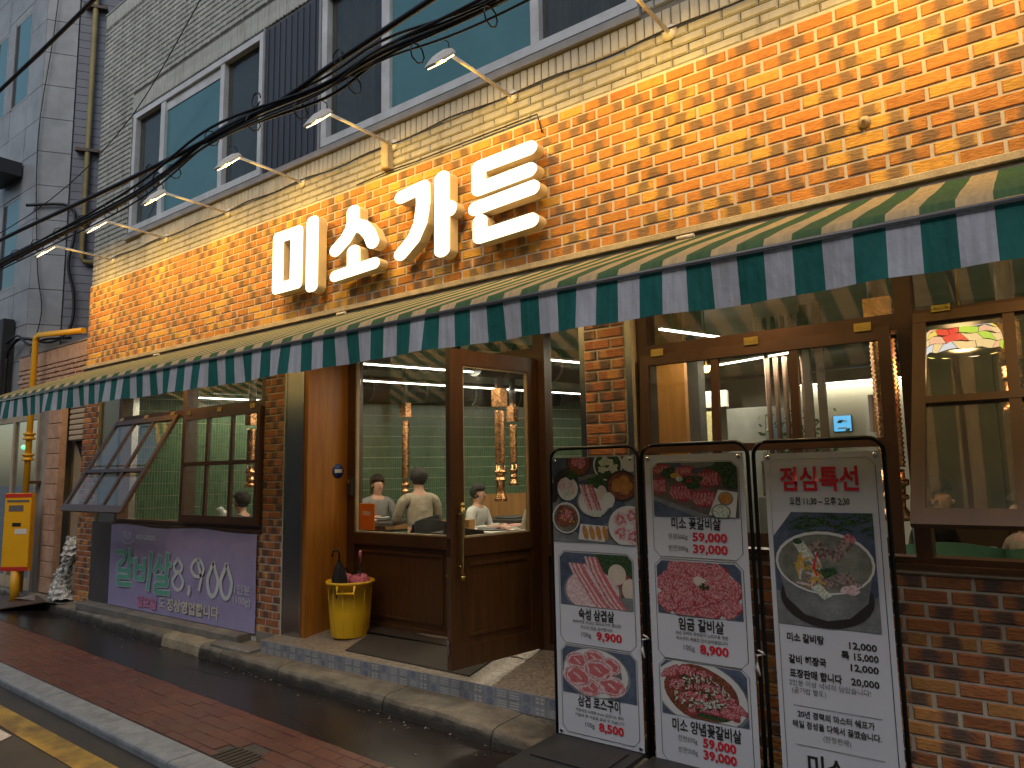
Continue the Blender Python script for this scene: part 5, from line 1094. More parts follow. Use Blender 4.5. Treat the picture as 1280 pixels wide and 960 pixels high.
copper_pipe(-7.08, 3.0, 2.60, 1.25, 'copper extraction pipe between the two seated diners, left of the door', corr=.72)
copper_pipe(-4.81, 2.2, 2.54, 1.31, 'larger copper extraction pipe seen through the door glass', corr=.6, r=.054)
copper_pipe(-5.60, 3.5, 2.48, 1.45, 'farther copper extraction pipe behind the larger one in the door glass', corr=.65)
copper_pipe(-7.44, .85, 2.42, 1.50, 'copper extraction pipe at the right end of the left window', corr=.62)
copper_pipe(-.74, .72, 2.62, 1.30, 'ribbed copper extraction pipe behind the three pane sash', corr=.72, r=.066)
copper_pipe(-.12, .95, 2.42, 1.9, 'copper pipe tip beside the stained glass lamp', corr=.3)
# tables, chairs
def table(x, y, w, d, label, rz=0.):
    t = thing('dining_table', label, 'table', (x, y, IZ), rz, 'grill tables'); b = MB(); b.box(-w/2, w/2, -d/2, d/2, .70, .74); b.build('tabletop', 'table_top', t)
    b = MB(); b.box(-.09, .09, -.09, .09, .02, .70); b.build('pedestal', 'black_metal', t); b = MB(); b.box(-.28, .28, -.22, .22, 0, .02); b.build('foot_plate', 'black_metal', t)
    b = MB(); b.lathe([(0, .741), (.17, .741), (.19, .752), (.165, .764), (.15, .755), (0, .755)], n=20); b.build('grill', 'dark_steel', t)
    return t
def dish(x, y, z, r, label, m='plate', food=None, kind='dish'):
    b = MB(); b.lathe([(0, 0), (r*.6, 0), (r*.65, .008), (r, .03), (r*.96, .034), (r*.6, .014), (0, .014)], (x, y, z), 16); o = tag(b.build(kind, m), label, kind, 'dishes on the tables')
    if food: b = MB(); b.ball((x, y, z+.02), r*.6, (1, 1, .35), 10, 6); b.build('food', food, o)
def cup(x, y, z, label, m='plate', h=.09, r=.035, group='cups on the tables'):
    b = MB(); b.lathe([(0, 0), (r*.8, 0), (r, h), (r*.9, h), (r*.72, .006), (0, .006)], (x, y, z), 14); tag(b.build('cup', m), label, 'cup', group)
def chair(x, y, rz, m, label):
    t = thing('chair', label, 'chair', (x, y, IZ), rz, 'chairs around the tables'); b = MB(); b.box(-.20, .20, -.20, .20, .43, .46); b.build('seat', m, t)
    b = MB(); n = 9; rows = []
    for j in range(4):
        z = (.60, .66, .76, .82)[j]; rows.append([[b.bm.verts.new(((.23+o)*sin(a), (.05+(.21+o)*cos(a)*.8), z+.0+(.02*cos(2*a) if j > 1 else 0))) for a in [(-1.25+2.5*i/n) for i in range(n+1)]] for o in (0, .025)])
    for j in range(3):
        for i in range(n):
            for o, fl in ((0, 1), (1, 0)):
                a, c = rows[j][o], rows[j+1][o]; F = (a[i], a[i+1], c[i+1], c[i]); b.bm.faces.new(F if fl else F[::-1])
    for j in (0, 3):
        for i in range(n): b.bm.faces.new((rows[j][0][i], rows[j][0][i+1], rows[j][1][i+1], rows[j][1][i]))
    b.build('backrest', m, t)
    if m == 'chair_green': t.scale = (1.12, 1, 1.07)
    for sx in (-.17, .17):
        for sy in (-.17, .17): b = MB(); b.tube([(sx, sy, .43), (sx*1.15, sy*1.15, 0)], .014, 6); b.build('leg', m, t)
        b = MB(); b.tube([(sx, .17, .45), (sx*1.05, .21, .66)], .012, 6); b.build('back_post', m, t)
def person(x, y, face, label, shirt, hairm='hair', longhair=False, arms=1, lean=.0, seat=.45, z=IZ, scale=1.):
    """seated figure; the body is one skinned surface, clothing and hair are its children"""
    t = thing('person', label, 'person', (x, y, z), face, 'diners in the restaurant'); t.scale = (scale,)*3
    def skin(name, V, E_, m, lv=2, par=t):
        me = bpy.data.meshes.new('tmp'); me.from_pydata([v[0] for v in V], E_, []); o = bpy.data.objects.new('tmp', me); COL.objects.link(o)
        md = o.modifiers.new('s', 'SKIN'); 
        for i, v in enumerate(V): me.skin_vertices[0].data[i].radius = v[1] if isinstance(v[1], tuple) else (v[1], v[1])
        me.skin_vertices[0].data[0].use_root = True
        ms = o.modifiers.new('u', 'SUBSURF'); ms.levels = lv; ms.render_levels = lv
        m2 = bpy.data.meshes.new_from_object(o.evaluated_get(bpy.context.evaluated_depsgraph_get())); bpy.data.objects.remove(o); bpy.data.meshes.remove(me)
        for p in m2.polygons: p.use_smooth = True
        m2.materials.clear(); return add(name, m2, m, par)
    ly = -lean; V = [((0, 0, seat+.06), .12), ((0, ly*.3, seat+.22), (.135, .10)), ((0, ly*.7, seat+.40), (.16, .10)), ((0, ly, seat+.52), (.10, .08)), ((0, ly*1.1, seat+.60), .055), ((0, ly*1.15-.015, seat+.645), (.060, .068)), ((0, ly*1.2-.02, seat+.715), (.076, .090)), ((0, ly*1.2-.015, seat+.785), (.070, .082))]
    E_ = [(i, i+1) for i in range(7)]; S_ = len(V)
    for s_ in (-1, 1):
        hz = seat+(.31 if arms else .2); k = len(V)
        V += [((s_*.19, ly, seat+.50), .058), ((s_*.25, ly-.06, seat+.27), .045), ((s_*.15, ly-.30, hz), .034), ((s_*.11, ly-.37, hz+.01), (.036, .020))]; E_ += [(3, k), (k, k+1), (k+1, k+2), (k+2, k+3)]
        h = k+3
        for f in range(4): q = len(V); V += [((s_*(.128-.017*f), ly-.41, hz+.012), .0085), ((s_*(.126-.016*f), ly-.435-(.006 if f in (1, 2) else 0), hz-.005), .007)]; E_ += [(h, q), (q, q+1)]
        q = len(V); V += [((s_*.082, ly-.375, hz+.012), .009), ((s_*.07, ly-.40, hz+.004), .008)]; E_ += [(h, q), (q, q+1)]
        k = len(V); V += [((s_*.10, -.03, seat+.05), .085), ((s_*.13, -.42, seat+.04), .06), ((s_*.13, -.40, .10), .04), ((s_*.13, -.52, .035), (.04, .03))]; E_ += [(0, k), (k, k+1), (k+1, k+2), (k+2, k+3)]
    body = skin('body', V, E_, 'skin')
    Vs = [((0, 0, seat+.03), .135), ((0, ly*.3, seat+.22), (.155, .118)), ((0, ly*.7, seat+.40), (.18, .118)), ((0, ly, seat+.525), (.105, .085))]; Es = [(0, 1), (1, 2), (2, 3)]
    for s_ in (-1, 1): k = len(Vs); hz = seat+(.31 if arms else .2); Vs += [((s_*.19, ly, seat+.50), .075), ((s_*.25, ly-.06, seat+.27), .060), ((s_*.165, ly-.26, hz-.005), .047)]; Es += [(3, k), (k, k+1), (k+1, k+2)]
    skin('shirt', Vs, Es, shirt)
    Vt = [((0, 0, seat+.03), .13)]; Et = []
    for s_ in (-1, 1): k = len(Vt); Vt += [((s_*.10, -.03, seat+.05), .095), ((s_*.13, -.42, seat+.04), .072), ((s_*.13, -.40, .12), .055)]; Et += [(0, k), (k, k+1), (k+1, k+2)]
    skin('trousers', Vt, Et, 'jeans')
    hy, hz = ly*1.2-.018, seat+.742
    b = MB(); b.ball((0, hy+.020, hz+.028), .110, (.92, 1.02, 1.02), 18, 12)
    bmesh.ops.delete(b.bm, geom=[v for v in b.bm.verts if v.co.y < hy-.030 and v.co.z < hz+.05 or v.co.z < hz-.075], context='VERTS')
    for v in b.bm.verts: v.co += Vector((sin(v.co.z*190+v.co.y*60), cos(v.co.x*170), sin(v.co.x*150+v.co.y*130)))*.0055
    bmesh.ops.solidify(b.bm, geom=b.bm.faces[:], thickness=.016); b.build('hair', hairm, t)
    if longhair: b = MB(); b.ball((0, hy+.055, hz-.07), .09, (.95, .55, 1.5), 14, 10); b.build('hair', hairm, t)
    for s_ in (-1, 1):
        b = MB(); b.ball((s_*.028, hy-.078, hz-.002), .007, (1.3, .6, .7), 8, 6); b.build('eye', 'eye', body)
        b = MB(); b.ball((s_*.082, hy+.012, hz-.015), .022, (.4, .8, 1.25), 8, 6); b.build('ear', 'skin', body)
    b = MB(); b.ball((0, hy-.088, hz-.028), .013, (.8, 1.1, 1.4), 8, 6); b.build('nose', 'skin', body); b = MB(); b.ball((0, hy-.074, hz-.06), .015, (1.4, .5, .4), 8, 6); b.build('mouth', 'lips', body)
    return t
T = .30+.742
table(-6.95, 2.35, .8, 1.0, 'dark grill table between the woman and the man left of the door', radians(-63+90)); table(-4.55, 1.75, 1.1, .75, 'pale covered table behind the door glass', radians(20)); table(-7.5, 1.0, .8, .8, 'grill table behind the left window'); table(-.25, 1.35, 1.0, .7, 'grill table behind the right sash window'); table(-5.6, 3.4, .8, .8, 'farther dark grill table under the far copper pipe')
b = MB(); b.box(-4.95, -4.35, 1.45, 1.85, T+.001, T+.004); tag(b.build('table_paper', 'paper'), 'white paper sheet on the table behind the door glass', 'paper')
person(-7.42, 2.75, radians(70), 'woman in a grey top facing the glass left of the copper pipe', 'shirt_grey', longhair=True, lean=.08)
person(-6.10, 2.28, radians(-120), 'man in a beige shirt seated with his back to the door', 'shirt_beige', lean=.05, scale=1.06)
person(-5.66, 2.7, radians(100), 'diner half hidden behind the door edge in a white top', 'shirt_white', lean=.1, scale=.9)
person(-7.12, .66, radians(-70), 'diner in a black top at the right end of the left window', 'shirt_black', lean=.12, scale=.88)
person(-.78, 1.45, radians(75), 'diner in a black top leaning over the table in the right sash window', 'shirt_black', lean=.16, scale=.93)
person(-.06, 1.25, radians(-60), 'diner in a pale top at the right edge of the right sash window', 'shirt_beige', longhair=True, lean=.08, scale=.88)
person(-4.08, 1.95, radians(-80), 'diner in a beige jacket partly hidden behind the door hinge post', 'shirt_beige', lean=.04)
chair(-6.0, 2.15, radians(-70), 'chair_black', 'black curved chair under the man in the beige shirt'); chair(-7.75, 2.5, radians(75), 'chair_black', 'black chair under the woman in grey')
chair(-5.15, 1.55, radians(80), 'chair_black', 'black round backed chair left of the white paper table'); chair(-4.35, 1.15, radians(180), 'chair_black', 'dark chair pushed to the near side of the white paper table')
chair(-.46, .80, radians(178), 'chair_green', 'left green chair with its back to the right window'); chair(.02, .78, radians(184), 'chair_green', 'right green chair with its back to the right window'); chair(.55, .80, radians(180), 'chair_green', 'third green chair beyond the frame edge at the right window')
for i, (x, y, l) in enumerate(((-7.15, 2.1, 'white cup in front of the woman in grey'), (-6.85, 1.98, 'metal cup near the table edge left of the door'))): cup(x, y, T, l, 'plate' if i == 0 else 'chrome')
dish(-7.0, 2.5, T, .10, 'small white dish of greens near the woman', 'plate', 'leaf'); dish(-6.7, 2.05, T, .07, 'little white sauce dish near the man', 'plate'); dish(-4.5, 2.0, T, .14, 'round white platter on the paper covered table', 'plate', 'meat_pink'); dish(-4.15, 1.6, T, .08, 'small bowl at the right of the paper covered table', 'plate', 'kimchi')
dish(-.15, 1.15, T, .10, 'dish of greens on the right window table', 'plate', 'leaf'); dish(.05, 1.4, T, .08, 'red side dish on the right window table', 'plate', 'kimchi')
cup(-.32, 1.1, T, 'glass cup on the right window table', 'ink_pale'); cup(-7.62, .85, T, 'white paper cup behind the left window', 'plate'); cup(-7.45, .80, T, 'tall white cup beside the paper cup in the left window', 'plate', h=.14)
b = MB(); b.ball((-7.85, .78, T+.1), .10, (.7, .5, 1.0), 12, 8); b.ball((-7.93, .78, T+.19), .055, (1.3, .8, .8), 10, 6)
for v in b.bm.verts: v.co += Vector((sin(v.co.z*70), cos(v.co.x*60), 0))*.008
tag(b.build('napkin', 'plate'), 'crumpled white napkin heap behind the left window', 'napkin')
b = MB(); b.box(-4.78, -4.64, 1.46, 1.55, T+.005, T+.12, .004); tag(b.build('tissue_box', 'int_wood'), 'small wooden tissue box on the white paper', 'tissue box')
# partition, menu board, screen, storage
b = MB(); b.box(-2.70, -2.38, 1.6, 1.66, IZ, 3.05); tag(b.build('wood_partition', 'wood_panel'), 'tall orange wooden partition behind the left pane of the right window', 'partition')
b = MB(); b.box(-2.56, -2.42, 2.0, 2.15, IZ, 3.05); tag(b.build('dark_post', 'int_dark'), 'dark post beside the wooden partition', 'post')
b = MB(); b.box(-3.06, -2.86, 3.5, 3.53, 1.85, 2.24); mb = tag(b.build('menu_board', 'menu_cream'), 'yellowish menu board lit behind the right window', 'menu board')
b = MB(); b.box(-3.08, -2.72, 3.5, 3.56, 2.28, 2.46, .005); sg = tag(b.build('light_sign', 'paper'), 'small white sign with a blue lamp above the menu board', 'sign'); b = MB(); b.box(-3.06, -3.01, 3.49, 3.499, 2.33, 2.42); b.build('blue_lamp', 'blue_led', sg)
b = MB(); b.box(-3.06, -2.55, 4.4, 5.0, IZ, 2.34, .01); fr = tag(b.build('refrigerator', 'galv'), 'tall grey steel refrigerator at the back of the restaurant', 'refrigerator')
b = MB(); b.box(-3.02, -2.6, 4.385, 4.399, .5, 2.24); b.build('fridge_door', 'galv', fr); b = MB(); b.box(-2.66, -2.63, 4.36, 4.384, 1.3, 1.7); b.build('handle', 'chrome', fr)
for k in range(5):
    x = -2.15+k*.085; b = MB(); b.tube([(x, 3.1, 3.1), (x, 3.1, 1.2)], .024, 10); tag(b.build('hanging_pipe', 'old_copper'), ['first', 'second', 'third', 'fourth', 'fifth'][k]+' slim copper tube from the left of the row behind the middle pane', 'tube', 'row of slim hanging copper tubes')
pl = thing('shelf_plant', 'leafy green plant behind the row of copper tubes', 'plant', (-2.0, 3.5, 0)); b = MB()
for _ in range(260):
    c = Vector((random.gauss(0, .14), random.gauss(0, .08), random.uniform(1.35, 2.2))); a = random.random()*6; r_ = random.uniform(.02, .045); d1 = Vector((cos(a), sin(a)*.4, random.uniform(-.6, .6))).normalized(); d2 = d1.cross(Vector((.2, 1, .3))).normalized()
    b.poly([c-d1*r_, c+d2*r_*.5, c+d1*r_, c-d2*r_*.5])
b.build('foliage', 'leaf', pl); b = MB(); b.box(-.4, .4, -.12, .12, IZ, 1.32); b.build('planter', 'int_dark', pl)
b = MB(); b.box(-2.21, -1.98, 5.95, 5.99, 2.06, 2.28, .01); tv = tag(b.build('screen', 'black_plastic'), 'small bright blue screen on the cream back wall', 'screen'); b = MB(); b.box(-2.20, -1.99, 5.944, 5.9495, 2.07, 2.27); b.build('display', 'blue_screen', tv)
for z in (2.20, 2.11): b = MB(); b.box(-2.15, -2.04, 5.941, 5.9435, z-.010, z+.010); b.build('display_line', 'ink_pale', tv)
for x in (-1.63, -1.52): b2 = MB(); b2.box(x-.03, x+.03, 2.5, 2.56, IZ, 3.05); tag(b2.build('brown_post', 'int_brown'), 'left brown post in the right pane of the right window' if x < -1.6 else 'right brown post in the right pane of the right window', 'post')
b = MB(); b.box(-3.4, -.2, 6.0, 6.06, IZ, 3.08); tag(b.build('cream_partition', 'int_wall'), 'plain cream partition wall at the back behind the blue screen', 'partition')
b = MB(); b.box(-1.64, -1.44, 5.2, 5.5, 2.02, 2.45); tag(b.build('wall_cupboard', 'int_wood'), 'pale wooden cupboard right of the blue screen', 'cupboard')
# wood and striped blinds behind the sash at right
ww = thing('wood_screen', 'plain brown boarded screen behind the diners in the right window', 'screen', (0, 2.25, 0))
for k in range(5): b = MB(); b.box(-.76+k*.5, -.27+k*.5, 0, .04, IZ, 2.8); b.build('board', 'int_brown', ww)
b = MB(); b.box(-.78, 1.9, .045, .07, IZ, 2.85); b.build('backing', 'int_dark', ww)
# stained glass lamp
t = thing('stained_glass_lamp', 'colourful stained glass lamp glowing inside the right sash window', 'lamp', (-.345, .92, 0)); NS = 48; PR = [(.10, 2.44), (.15, 2.43), (.18, 2.40), (.196, 2.36), (.202, 2.315), (.195, 2.27)]
COLS = [('sg_cream', (1., .66, .30)), ('sg_yellow', (1, .66, .10)), ('sg_red', (.9, .02, .02)), ('sg_green', (.55, .75, .05)), ('sg_white', (.75, .72, .78)), ('sg_peach', (1, .50, .30))]
for nm, c in COLS: emit_mat(nm, c, .55)
for j in range(5):
    nn_ = NS if j else 14
    k = 0
    while k < NS:
        w_ = random.choice([2, 3, 3, 4]); w_ = min(w_, NS-k); b = MB(); g_ = .06; k0s = ks if k else 0.; ks = random.uniform(-.9, .9)*(k+w_ < NS)
        a0, a1 = (k+g_)*2*pi/NS, (k+w_-g_)*2*pi/NS; (r0, z0), (r1, z1) = PR[j], PR[j+1]; n_s = 3; top, bot = [], []
        for i in range(n_s+1):
            f_ = i/n_s; a = a0+(a1-a0)*f_; sk = (k0s*(1-f_)+ks*f_)*2*pi/NS; jz = .006*sin(a*9+j); top.append(b.bm.verts.new((r0*cos(a+sk), r0*sin(a+sk), z0-.002+jz))); jb_ = .006*sin(a*9+j+1); bot.append(b.bm.verts.new((r1*cos(a-sk), r1*sin(a-sk), z1+.002+jb_)))
        for i in range(n_s): b.bm.faces.new((bot[i], bot[i+1], top[i+1], top[i]))
        mname = random.choice(['sg_cream', 'sg_cream', 'sg_yellow', 'sg_peach', 'sg_white', 'sg_green', 'sg_cream'])
        am = (a0+a1)/2
        if abs(am-4.45) < .30 and j in (1, 2, 3): mname = 'sg_red'
        b.build('glass_piece', mname, t); k += w_
b = MB(); b.lathe([(.095, 2.437), (.146, 2.427), (.175, 2.398), (.191, 2.36), (.197, 2.315), (.190, 2.27)], n=32); b.build('leading', 'black_metal', t)
b = MB(); b.tube([(0, 0, 2.44), (0, 0, 3.1)], .008, 6); b.build('lamp_rod', 'brass', t)
ld = bpy.data.lights.new('lamp_bulb', 'POINT'); ld.energy = 3; ld.color = (1, .6, .25); ld.shadow_soft_size = .08; lo_ = bpy.data.objects.new('lamp_bulb', ld); COL.objects.link(lo_); lo_.parent = t; lo_.location = (0, 0, 2.2)
t = thing('wall_bulb', 'small warm glowing bulb beside the wooden partition', 'lamp', (-2.42, 2.2, 2.52)); b = MB(); b.ball((0, 0, 0), .035); b.build('bulb', 'warm_bulb', t); b = MB(); b.tube([(0, 0, .03), (0, 0, .58)], .006); b.build('bulb_rod', 'brass', t)
# ------------------------------------------------------------------ low annex left of the shop
AN = thing('annex', 'low pinkish brick annex with a roller shutter between the shop and the grey building', 'building'); ay = .10
aw = boxpart('annex_wall', 'pink_brick', [(-12.40, -9.84, ay+.012, ay+.3, 2.80, 3.26), (-12.40, -9.84, ay+.03, ay+.3, 3.26, 3.44), (-11.02, -9.84, ay+.3, ay+1.6, 2.7, 3.3)], AN)
for k in range(40):
    x = -12.39+k*.0635
    if x > -9.9: break
    boxpart('soldier_brick', 'pink_brick', [(x, x+.058, ay-.012, ay+.03, 3.265, 3.47)], aw, .006)
for r in range(7):
    for k in range(13):
        x = -12.40+k*.2+(r % 2)*.1; x2 = min(x+.192, -9.845)
        if x2-x < .05: continue
        boxpart('rough_brick', 'pink_brick', [(x, x2, ay-.012+random.uniform(-.008, .006), ay+.02, 2.80+r*.066, 2.858+r*.066)], aw, .012)
boxpart('parapet_cap', 'concrete', [(-12.42, -9.84, ay-.02, ay+.3, 3.472, 3.50)], AN)
sh = boxpart('roller_shutter', 'shutter', [(-10.62, -9.84, ay+.06, ay+.075, 2.15, 2.80)], AN)
for k in range(9): boxpart('slat', 'shutter', [(-10.62, -9.84, ay+.035, ay+.059, 2.15+k*.072, 2.15+k*.072+.062)], sh, .012)
boxpart('shutter_box', 'sill_metal', [(-10.62, -9.86, ay+.0, ay+.03, 2.66, 2.80)], AN)
pp = boxpart('annex_pillar', 'pink_brick', [(-11.02, -10.63, ay-.05, ay+.02, .10, 2.80)], AN)
for k in range(13):
    boxpart('pillar_tile', 'pink_brick', [(-11.015, -10.83, ay-.072, ay-.05, .14+k*.205, .14+k*.205+.197)], pp, .006); boxpart('pillar_tile', 'pink_brick', [(-10.825, -10.635, ay-.072, ay-.05, .14+k*.205, .14+k*.205+.197)], pp, .006)
boxpart('stone_jamb', 'stone_strip', [(-11.22, -11.03, ay-.03, ay+.25, .05, 2.80)], AN); boxpart('stone_jamb', 'stone_strip', [(-11.50, -11.24, ay+.0, ay+.25, .05, 2.80)], AN)
boxpart('inner_wall', 'beige_wall', [(-10.80, -9.80, ay+.16, ay+.2, .05, 2.15)], AN); boxpart('inner_opening', 'dark_void', [(-10.62, -9.80, ay+.13, ay+.155, .10, 2.15)], AN)
b = MB(); b.poly([(-10.62, ay+.12, .12), (-9.80, ay+.12, .12), (-9.80, ay+.12, 1.15), (-10.55, ay+.12, 2.10), (-10.62, ay+.12, 2.14)]); b.build('leaning_board', 'beige_wall', AN)
b = MB(); b.poly([(-11.02, -.25, .10), (-9.84, -.12, .11), (-9.84, .8, .14), (-11.02, .8, .13)]); b.build('annex_threshold', 'concrete', kind='structure')
# crumpled plastic film
b = MB(); n = 20; rings = []
for j2 in range(34):
    j = j2/3; j0 = int(j); WW = (.23, .19, .15, .13, .14, .12, .10, .13, .16, .15, .12, .07, .05)
    z = .15+j*.068; cx, cy = -10.14-.09*sin(j*.55), -.02+.006*j; w = WW[j0]*(1-(j-j0))+WW[j0+1]*(j-j0)+.018*(j2 % 3 == 0)
    rings.append([b.bm.verts.new((cx+(w+random.uniform(-.022, .022)+.02*sin(k*2.1+j))*cos(2*pi*k/n), cy+(w*.55+random.uniform(-.02, .02))*sin(2*pi*k/n), z+random.uniform(-.02, .02))) for k in range(n)])
for a, c in zip(rings, rings[1:]):
    for k in range(n): b.bm.faces.new((a[k], a[(k+1) % n], c[(k+1) % n], c[k]))
b.bm.faces.new(rings[0][::-1]); b.bm.faces.new(rings[-1]); tag(b.build('plastic_wrap', 'film'), 'crumpled whitish plastic film bundled against the left brick pillar', 'plastic')
# gas pipes
gp = thing('gas_pipe', 'bright yellow gas pipe with valves in front of the annex', 'pipe'); gx, gy = -11.40, -.06
b = MB(); b.tube([(gx, gy, .12), (gx, gy, 3.58), (gx+.012, gy, 3.63), (gx+.05, gy, 3.66), (gx+.10, gy, 3.67), (-10.15, gy+.12, 3.60)], .040, 12); b.build('pipe_run', 'gas_yellow', gp)
for z in (2.24, 1.95): b = MB(); b.lathe([(.04, -.05), (.075, -.045), (.075, -.02), (.055, -.015), (.055, .015), (.075, .02), (.075, .045), (.04, .05)], (gx, gy, z), 14); b.build('flange', 'gas_yellow', gp)
b = MB(); b.tube([(gx, gy, 2.09), (gx-.10, gy-.02, 2.09)], .02, 8); b.build('valve_handle', 'gas_yellow', gp); b = MB(); b.ball((gx-.06, gy-.04, 2.09), .035); b.build('valve_cap', 'green_glow', gp)  # valve cap is no lamp; a green glow is added to its colour
for z in (2.9, 1.6): b = MB(); b.box(gx-.07, gx+.07, gy+.03, gy+.16, z-.02, z+.02); b.build('pipe_clamp', 'rust', gp)
t = thing('yellow_sign', 'yellow upright sign box with red edges standing on a yellow post', 'sign', (-11.10, -.22, 0), radians(33)); b = MB(); b.box(-.185, .185, -.04, .04, .44, 1.46, .006); b.build('sign_body', 'box_yellow', t)
for z in (.44, 1.40): b = MB(); b.box(-.187, .187, -.043, -.0405, z+.003, z+.055); b.build('red_edge', 'sign_red', t)
for a in ((-.06, .06, 1.02, 1.07, 'ink_black'), (-.02, .15, .92, .99, 'paper'), (-.12, .08, 1.22, 1.30, 'ink_grey'), (-.15, .16, 1.34, 1.37, 'ink_grey')): b = MB(); b.box(a[0], a[1], -.0435, -.0405, a[2], a[3]); b.build('printed_label', a[4], t)
b = MB(); b.tube([(0, 0, 0), (0, 0, .44)], .055, 12); b.build('post', 'gas_yellow', t)
b = MB(); b.poly([(-11.9, -.10, .02), (-11.05, .02, .10), (-10.15, -.19, .115), (-10.78, -.55, .01)]); r_ = bmesh.ops.extrude_face_region(b.bm, geom=b.bm.faces[:]); bmesh.ops.translate(b.bm, verts=[v for v in r_['geom'] if isinstance(v, bmesh.types.BMVert)], vec=(0, 0, .012)); tag(b.build('ramp_plate', 'rust'), 'rusty steel ramp plate laid from the lane up to the annex', 'ramp')
# ------------------------------------------------------------------ granite building at the far left
GB = thing('granite_building', 'tall grey stone clad building at the left edge with narrow windows', 'building')
Kx, Ky = -12.43, .16; sd34 = Vector((sin(radians(34)), cos(radians(34)), 0)); nn34 = Vector((sd34.y, -sd34.x, 0))
fw_ = boxpart('front_wall', 'panel_joint', [(-20, Kx, Ky+.015, Ky+.3, 3.0, 13), (-20, -13.05, Ky+.015, Ky+.3, 2.62, 3.0)], GB)
xe = [-12.43, -13.04, -13.80, -14.10, -14.72, -15.4, -16.1, -16.8]; z = 2.90; zr = []
while z < 12.9: zr.append((z, z+.562)); z += .562
wins = [(-13.80, -13.04, 4.72, 6.26), (-13.80, -13.04, 7.94, 9.53), (-14.72, -14.10, 7.94, 9.53), (-14.72, -14.10, 4.72, 6.26), (-13.80, -13.04, 11.1, 12.6)]
for a, c in zip(xe, xe[1:]):
    for z0, z1 in zr:
        segs = [(z0, z1)]
        for wx0, wx1, w0, w1 in wins:
            if c >= wx0-.01 and a <= wx1+.01: segs = [q for s0, s1 in segs for q in ((s0, min(s1, w0)), (max(s0, w1), s1)) if q[1]-q[0] > .05]
        for s0, s1 in segs: boxpart('stone_panel', 'granite_panel', [(c+.005, a-.005, Ky+random.uniform(-.002, .002), Ky+.02, s0+.005, s1-.005)], fw_)
for wx0, wx1, w0, w1 in wins:
    f = boxpart('window', 'sill_metal', [(wx0, wx0+.05, Ky-.01, Ky+.05, w0, w1), (wx1-.04, wx1, Ky+.0, Ky+.05, w0, w1), (wx0+.05, wx1-.04, Ky+.001, Ky+.05, w1-.05, w1), (wx0+.05, wx1-.04, Ky+.001, Ky+.05, w0, w0+.04)], GB)
    boxpart('recess', 'dark_void', [(wx0+.05, wx0+.20, Ky+.008, Ky+.013, w0+.04, w1-.05)], f); boxpart('pane', 'teal_film_sky', [(wx0+.20, wx1-.04, Ky+.003, Ky+.013, w0+.04, w1-.05)], f)
sw = MB(); sw.ob(Vector((Kx, Ky, 8.2))+sd34*4.2-nn34*.07, sd34, nn34, (0, 0, 1), 4.2, .05, 5.0); sw = sw.build('side_wall', 'panel_joint', GB)
for z0, z1 in zr: q = MB(); q.ob(Vector((Kx, Ky, (z0+z1)/2))+sd34*.23-nn34*.01, sd34, nn34, (0, 0, 1), .225, .012, .276); q.build('stone_panel', 'granite_panel', sw)
z = 3.35; r = 0
while z < 12.8:
    for a, c in ((.475, 1.1+.3*(r % 2)), (1.11+.3*(r % 2), 2.6+.3*(r % 2)), (2.61+.3*(r % 2), 6.5)):
        q = MB(); q.ob(Vector((Kx, Ky, z+.065))+sd34*(a+c)/2-nn34*.02, sd34, nn34, (0, 0, 1), (c-a)/2, .012, .0645); q.build('grey_tile', 'grey_tile', sw)
    z += .137; r += 1
b = MB(); p = Vector((Kx, Ky, 0))+sd34*.70+nn34*.06; b.tube([p+Vector((0, 0, 13)), p+Vector((0, 0, 5.12)), p+sd34*.03+Vector((0, 0, 5.06)), p+sd34*1.5+Vector((0, 0, 5.05))], .042, 10); po = tag(b.build('drain_pipe', 'dull_yellow'), 'faded yellow pipe running down the side of the grey building', 'pipe')
for z in (6.9, 9.4): q = MB(); q.ob(p+Vector((0, 0, z)), sd34, nn34, (0, 0, 1), .17, .05, .025); q.build('pipe_clamp', 'rust', po)
def sideP(s_, z, o=.05): q = Vector((Kx, Ky, z))+sd34*s_+nn34*o; return (q.x, q.y, q.z)
wire('hose', [sideP(-.1, 5.9), sideP(.5, 5.95), sideP(.58, 5.5), sideP(.52, 5.0), sideP(.62, 4.5), sideP(.60, 4.0), sideP(.35, 3.75), sideP(.0, 3.78, .1), (-12.6, .05, 3.7), (-12.8, .05, 3.5), (-12.85, .05, 2.6)], .024, 'cable_black', 'black hose hanging in bends down the side of the grey building', 'cable')
wire('hose', [(-13.0, .08, 3.75), (-12.3, .0, 3.80), (-11.8, .0, 3.6), (-11.3, .02, 3.62), (-10.6, .08, 3.56)], .018, 'cable_black', 'black cable looping above the annex wall', 'cable')
wire('hose', [sideP(.2, 10.4), sideP(.12, 8.8), sideP(-.0, 7.0), sideP(.1, 5.0), sideP(.2, 4.2), sideP(.05, 3.4)], .008, 'cable_black', 'thin dark wire on the corner of the grey building', 'cable')
b = MB(); b.box(-13.85, -13.0, -.25, .14, 6.55, 6.78, .02); tag(b.build('sign_bracket', 'black_plastic'), 'black box fixed on the front of the grey building', 'box')
b = MB(); b.box(-13.05, -12.86, -.02, .14, 2.7, 4.15, .01); tag(b.build('black_sign', 'black_plastic'), 'narrow black upright sign at the lower left corner of the grey building', 'sign')
eg = boxpart('entrance', 'beige_trim', [(-13.4, -11.52, .10, .16, 2.50, 2.62), (-11.60, -11.52, .10, .16, .02, 2.5), (-12.5, -12.42, .10, .16, .02, 2.5)], GB)
boxpart('pane', 'glass', [(-12.42, -11.60, .12, .126, .25, 2.5)], eg); boxpart('pane', 'glass', [(-13.4, -12.5, .12, .126, .25, 2.5)], eg); boxpart('bottom_rail', 'beige_trim', [(-13.4, -11.60, .105, .155, .08, .25)], eg)
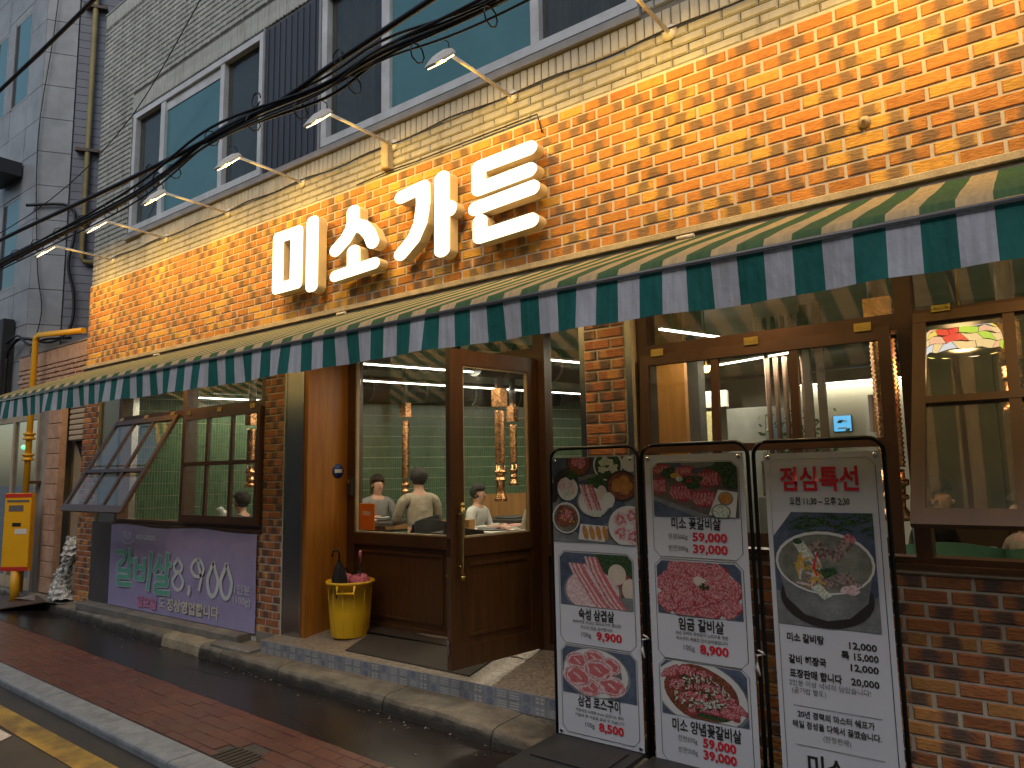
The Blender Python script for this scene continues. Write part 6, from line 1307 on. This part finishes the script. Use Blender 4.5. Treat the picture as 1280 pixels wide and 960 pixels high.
boxpart('lobby_wall', 'granite_panel', [(-14.5, -11.3, 1.2, 1.3, 0, 2.9)], GB); boxpart('dark_fascia', 'dark_void', [(-13.6, -11.52, .15, .3, 2.62, 3.0)], GB)
# ------------------------------------------------------------------ across the street
def far_block(x0, x1, y0, h, label, seed):
    t = thing('street_building', label, 'building', group='buildings across the street'); boxpart('wall', 'far_wall', [(x0, x1, y0-5, y0, -.1, h)], t); R = random.Random(seed)
    z = 1.0
    while z+1.5 < h:
        x = x0+.7
        while x+1.3 < x1:
            f = boxpart('window', 'sill_metal', [(x, x+1.2, y0+.001, y0+.05, z, z+1.2)], t); boxpart('pane', 'dark_pane', [(x+.07, x+1.13, y0+.051, y0+.06, z+.07, z+1.13)], f); x += R.choice([2.0, 2.4, 1.8])
        z += 2.7
far_block(-34, -13.5, -10.5, 8.2, 'plain two storey house opposite, left of the gap', 1); far_block(-12.2, -3.5, -10.0, 8.6, 'plain house directly opposite the shop', 2); far_block(-2.6, 14, -10.8, 9.2, 'taller plain house opposite, to the right', 3)

# ------------------------------------------------------------------ small dirt of the street
R_ = random.Random(3); b = MB()
for _ in range(170):
    x = R_.uniform(-9.5, -1.5); t_ = R_.random()
    if t_ < .55: y, z = yce(x)-.02-abs(R_.gauss(0, .06)), .002
    elif t_ < .8: y, z = yfb(x)+R_.uniform(-.03, .5), .002
    else: y, z = R_.uniform(yki(x)+.05, yfb(x)), .008
    a = R_.random()*6.3; r1, r2 = R_.uniform(.004, .016), R_.uniform(.003, .009); c, s_ = cos(a), sin(a)
    P = [(r1, 0), (r1*.3, r2), (-r1, r2*.4), (-r1*.5, -r2)]
    b.poly([(x+p*c-q*s_, y+p*s_+q*c, z+R_.uniform(0, .004)) for p, q in P])
b.build('street_litter', 'litter', kind='stuff')
for x, y, L, a in ((-6.2, -.62, .9, .1), (-4.4, -.85, 1.3, -.2), (-3.2, -.7, .8, .3)):
    P = []; px, py = x, y
    for k in range(14): P.append((px, py)); px += L/14*cos(a)+R_.uniform(-.01, .01); py += L/14*sin(a)+R_.uniform(-.018, .018)
    q = MB()
    for (x0, y0), (x1, y1) in zip(P, P[1:]): q.poly([(x0, y0-.0025, .0012), (x1, y1-.0025, .0012), (x1, y1+.003, .0012), (x0, y0+.003, .0012)])
    q.build('asphalt_crack', 'cable_black', kind='structure')
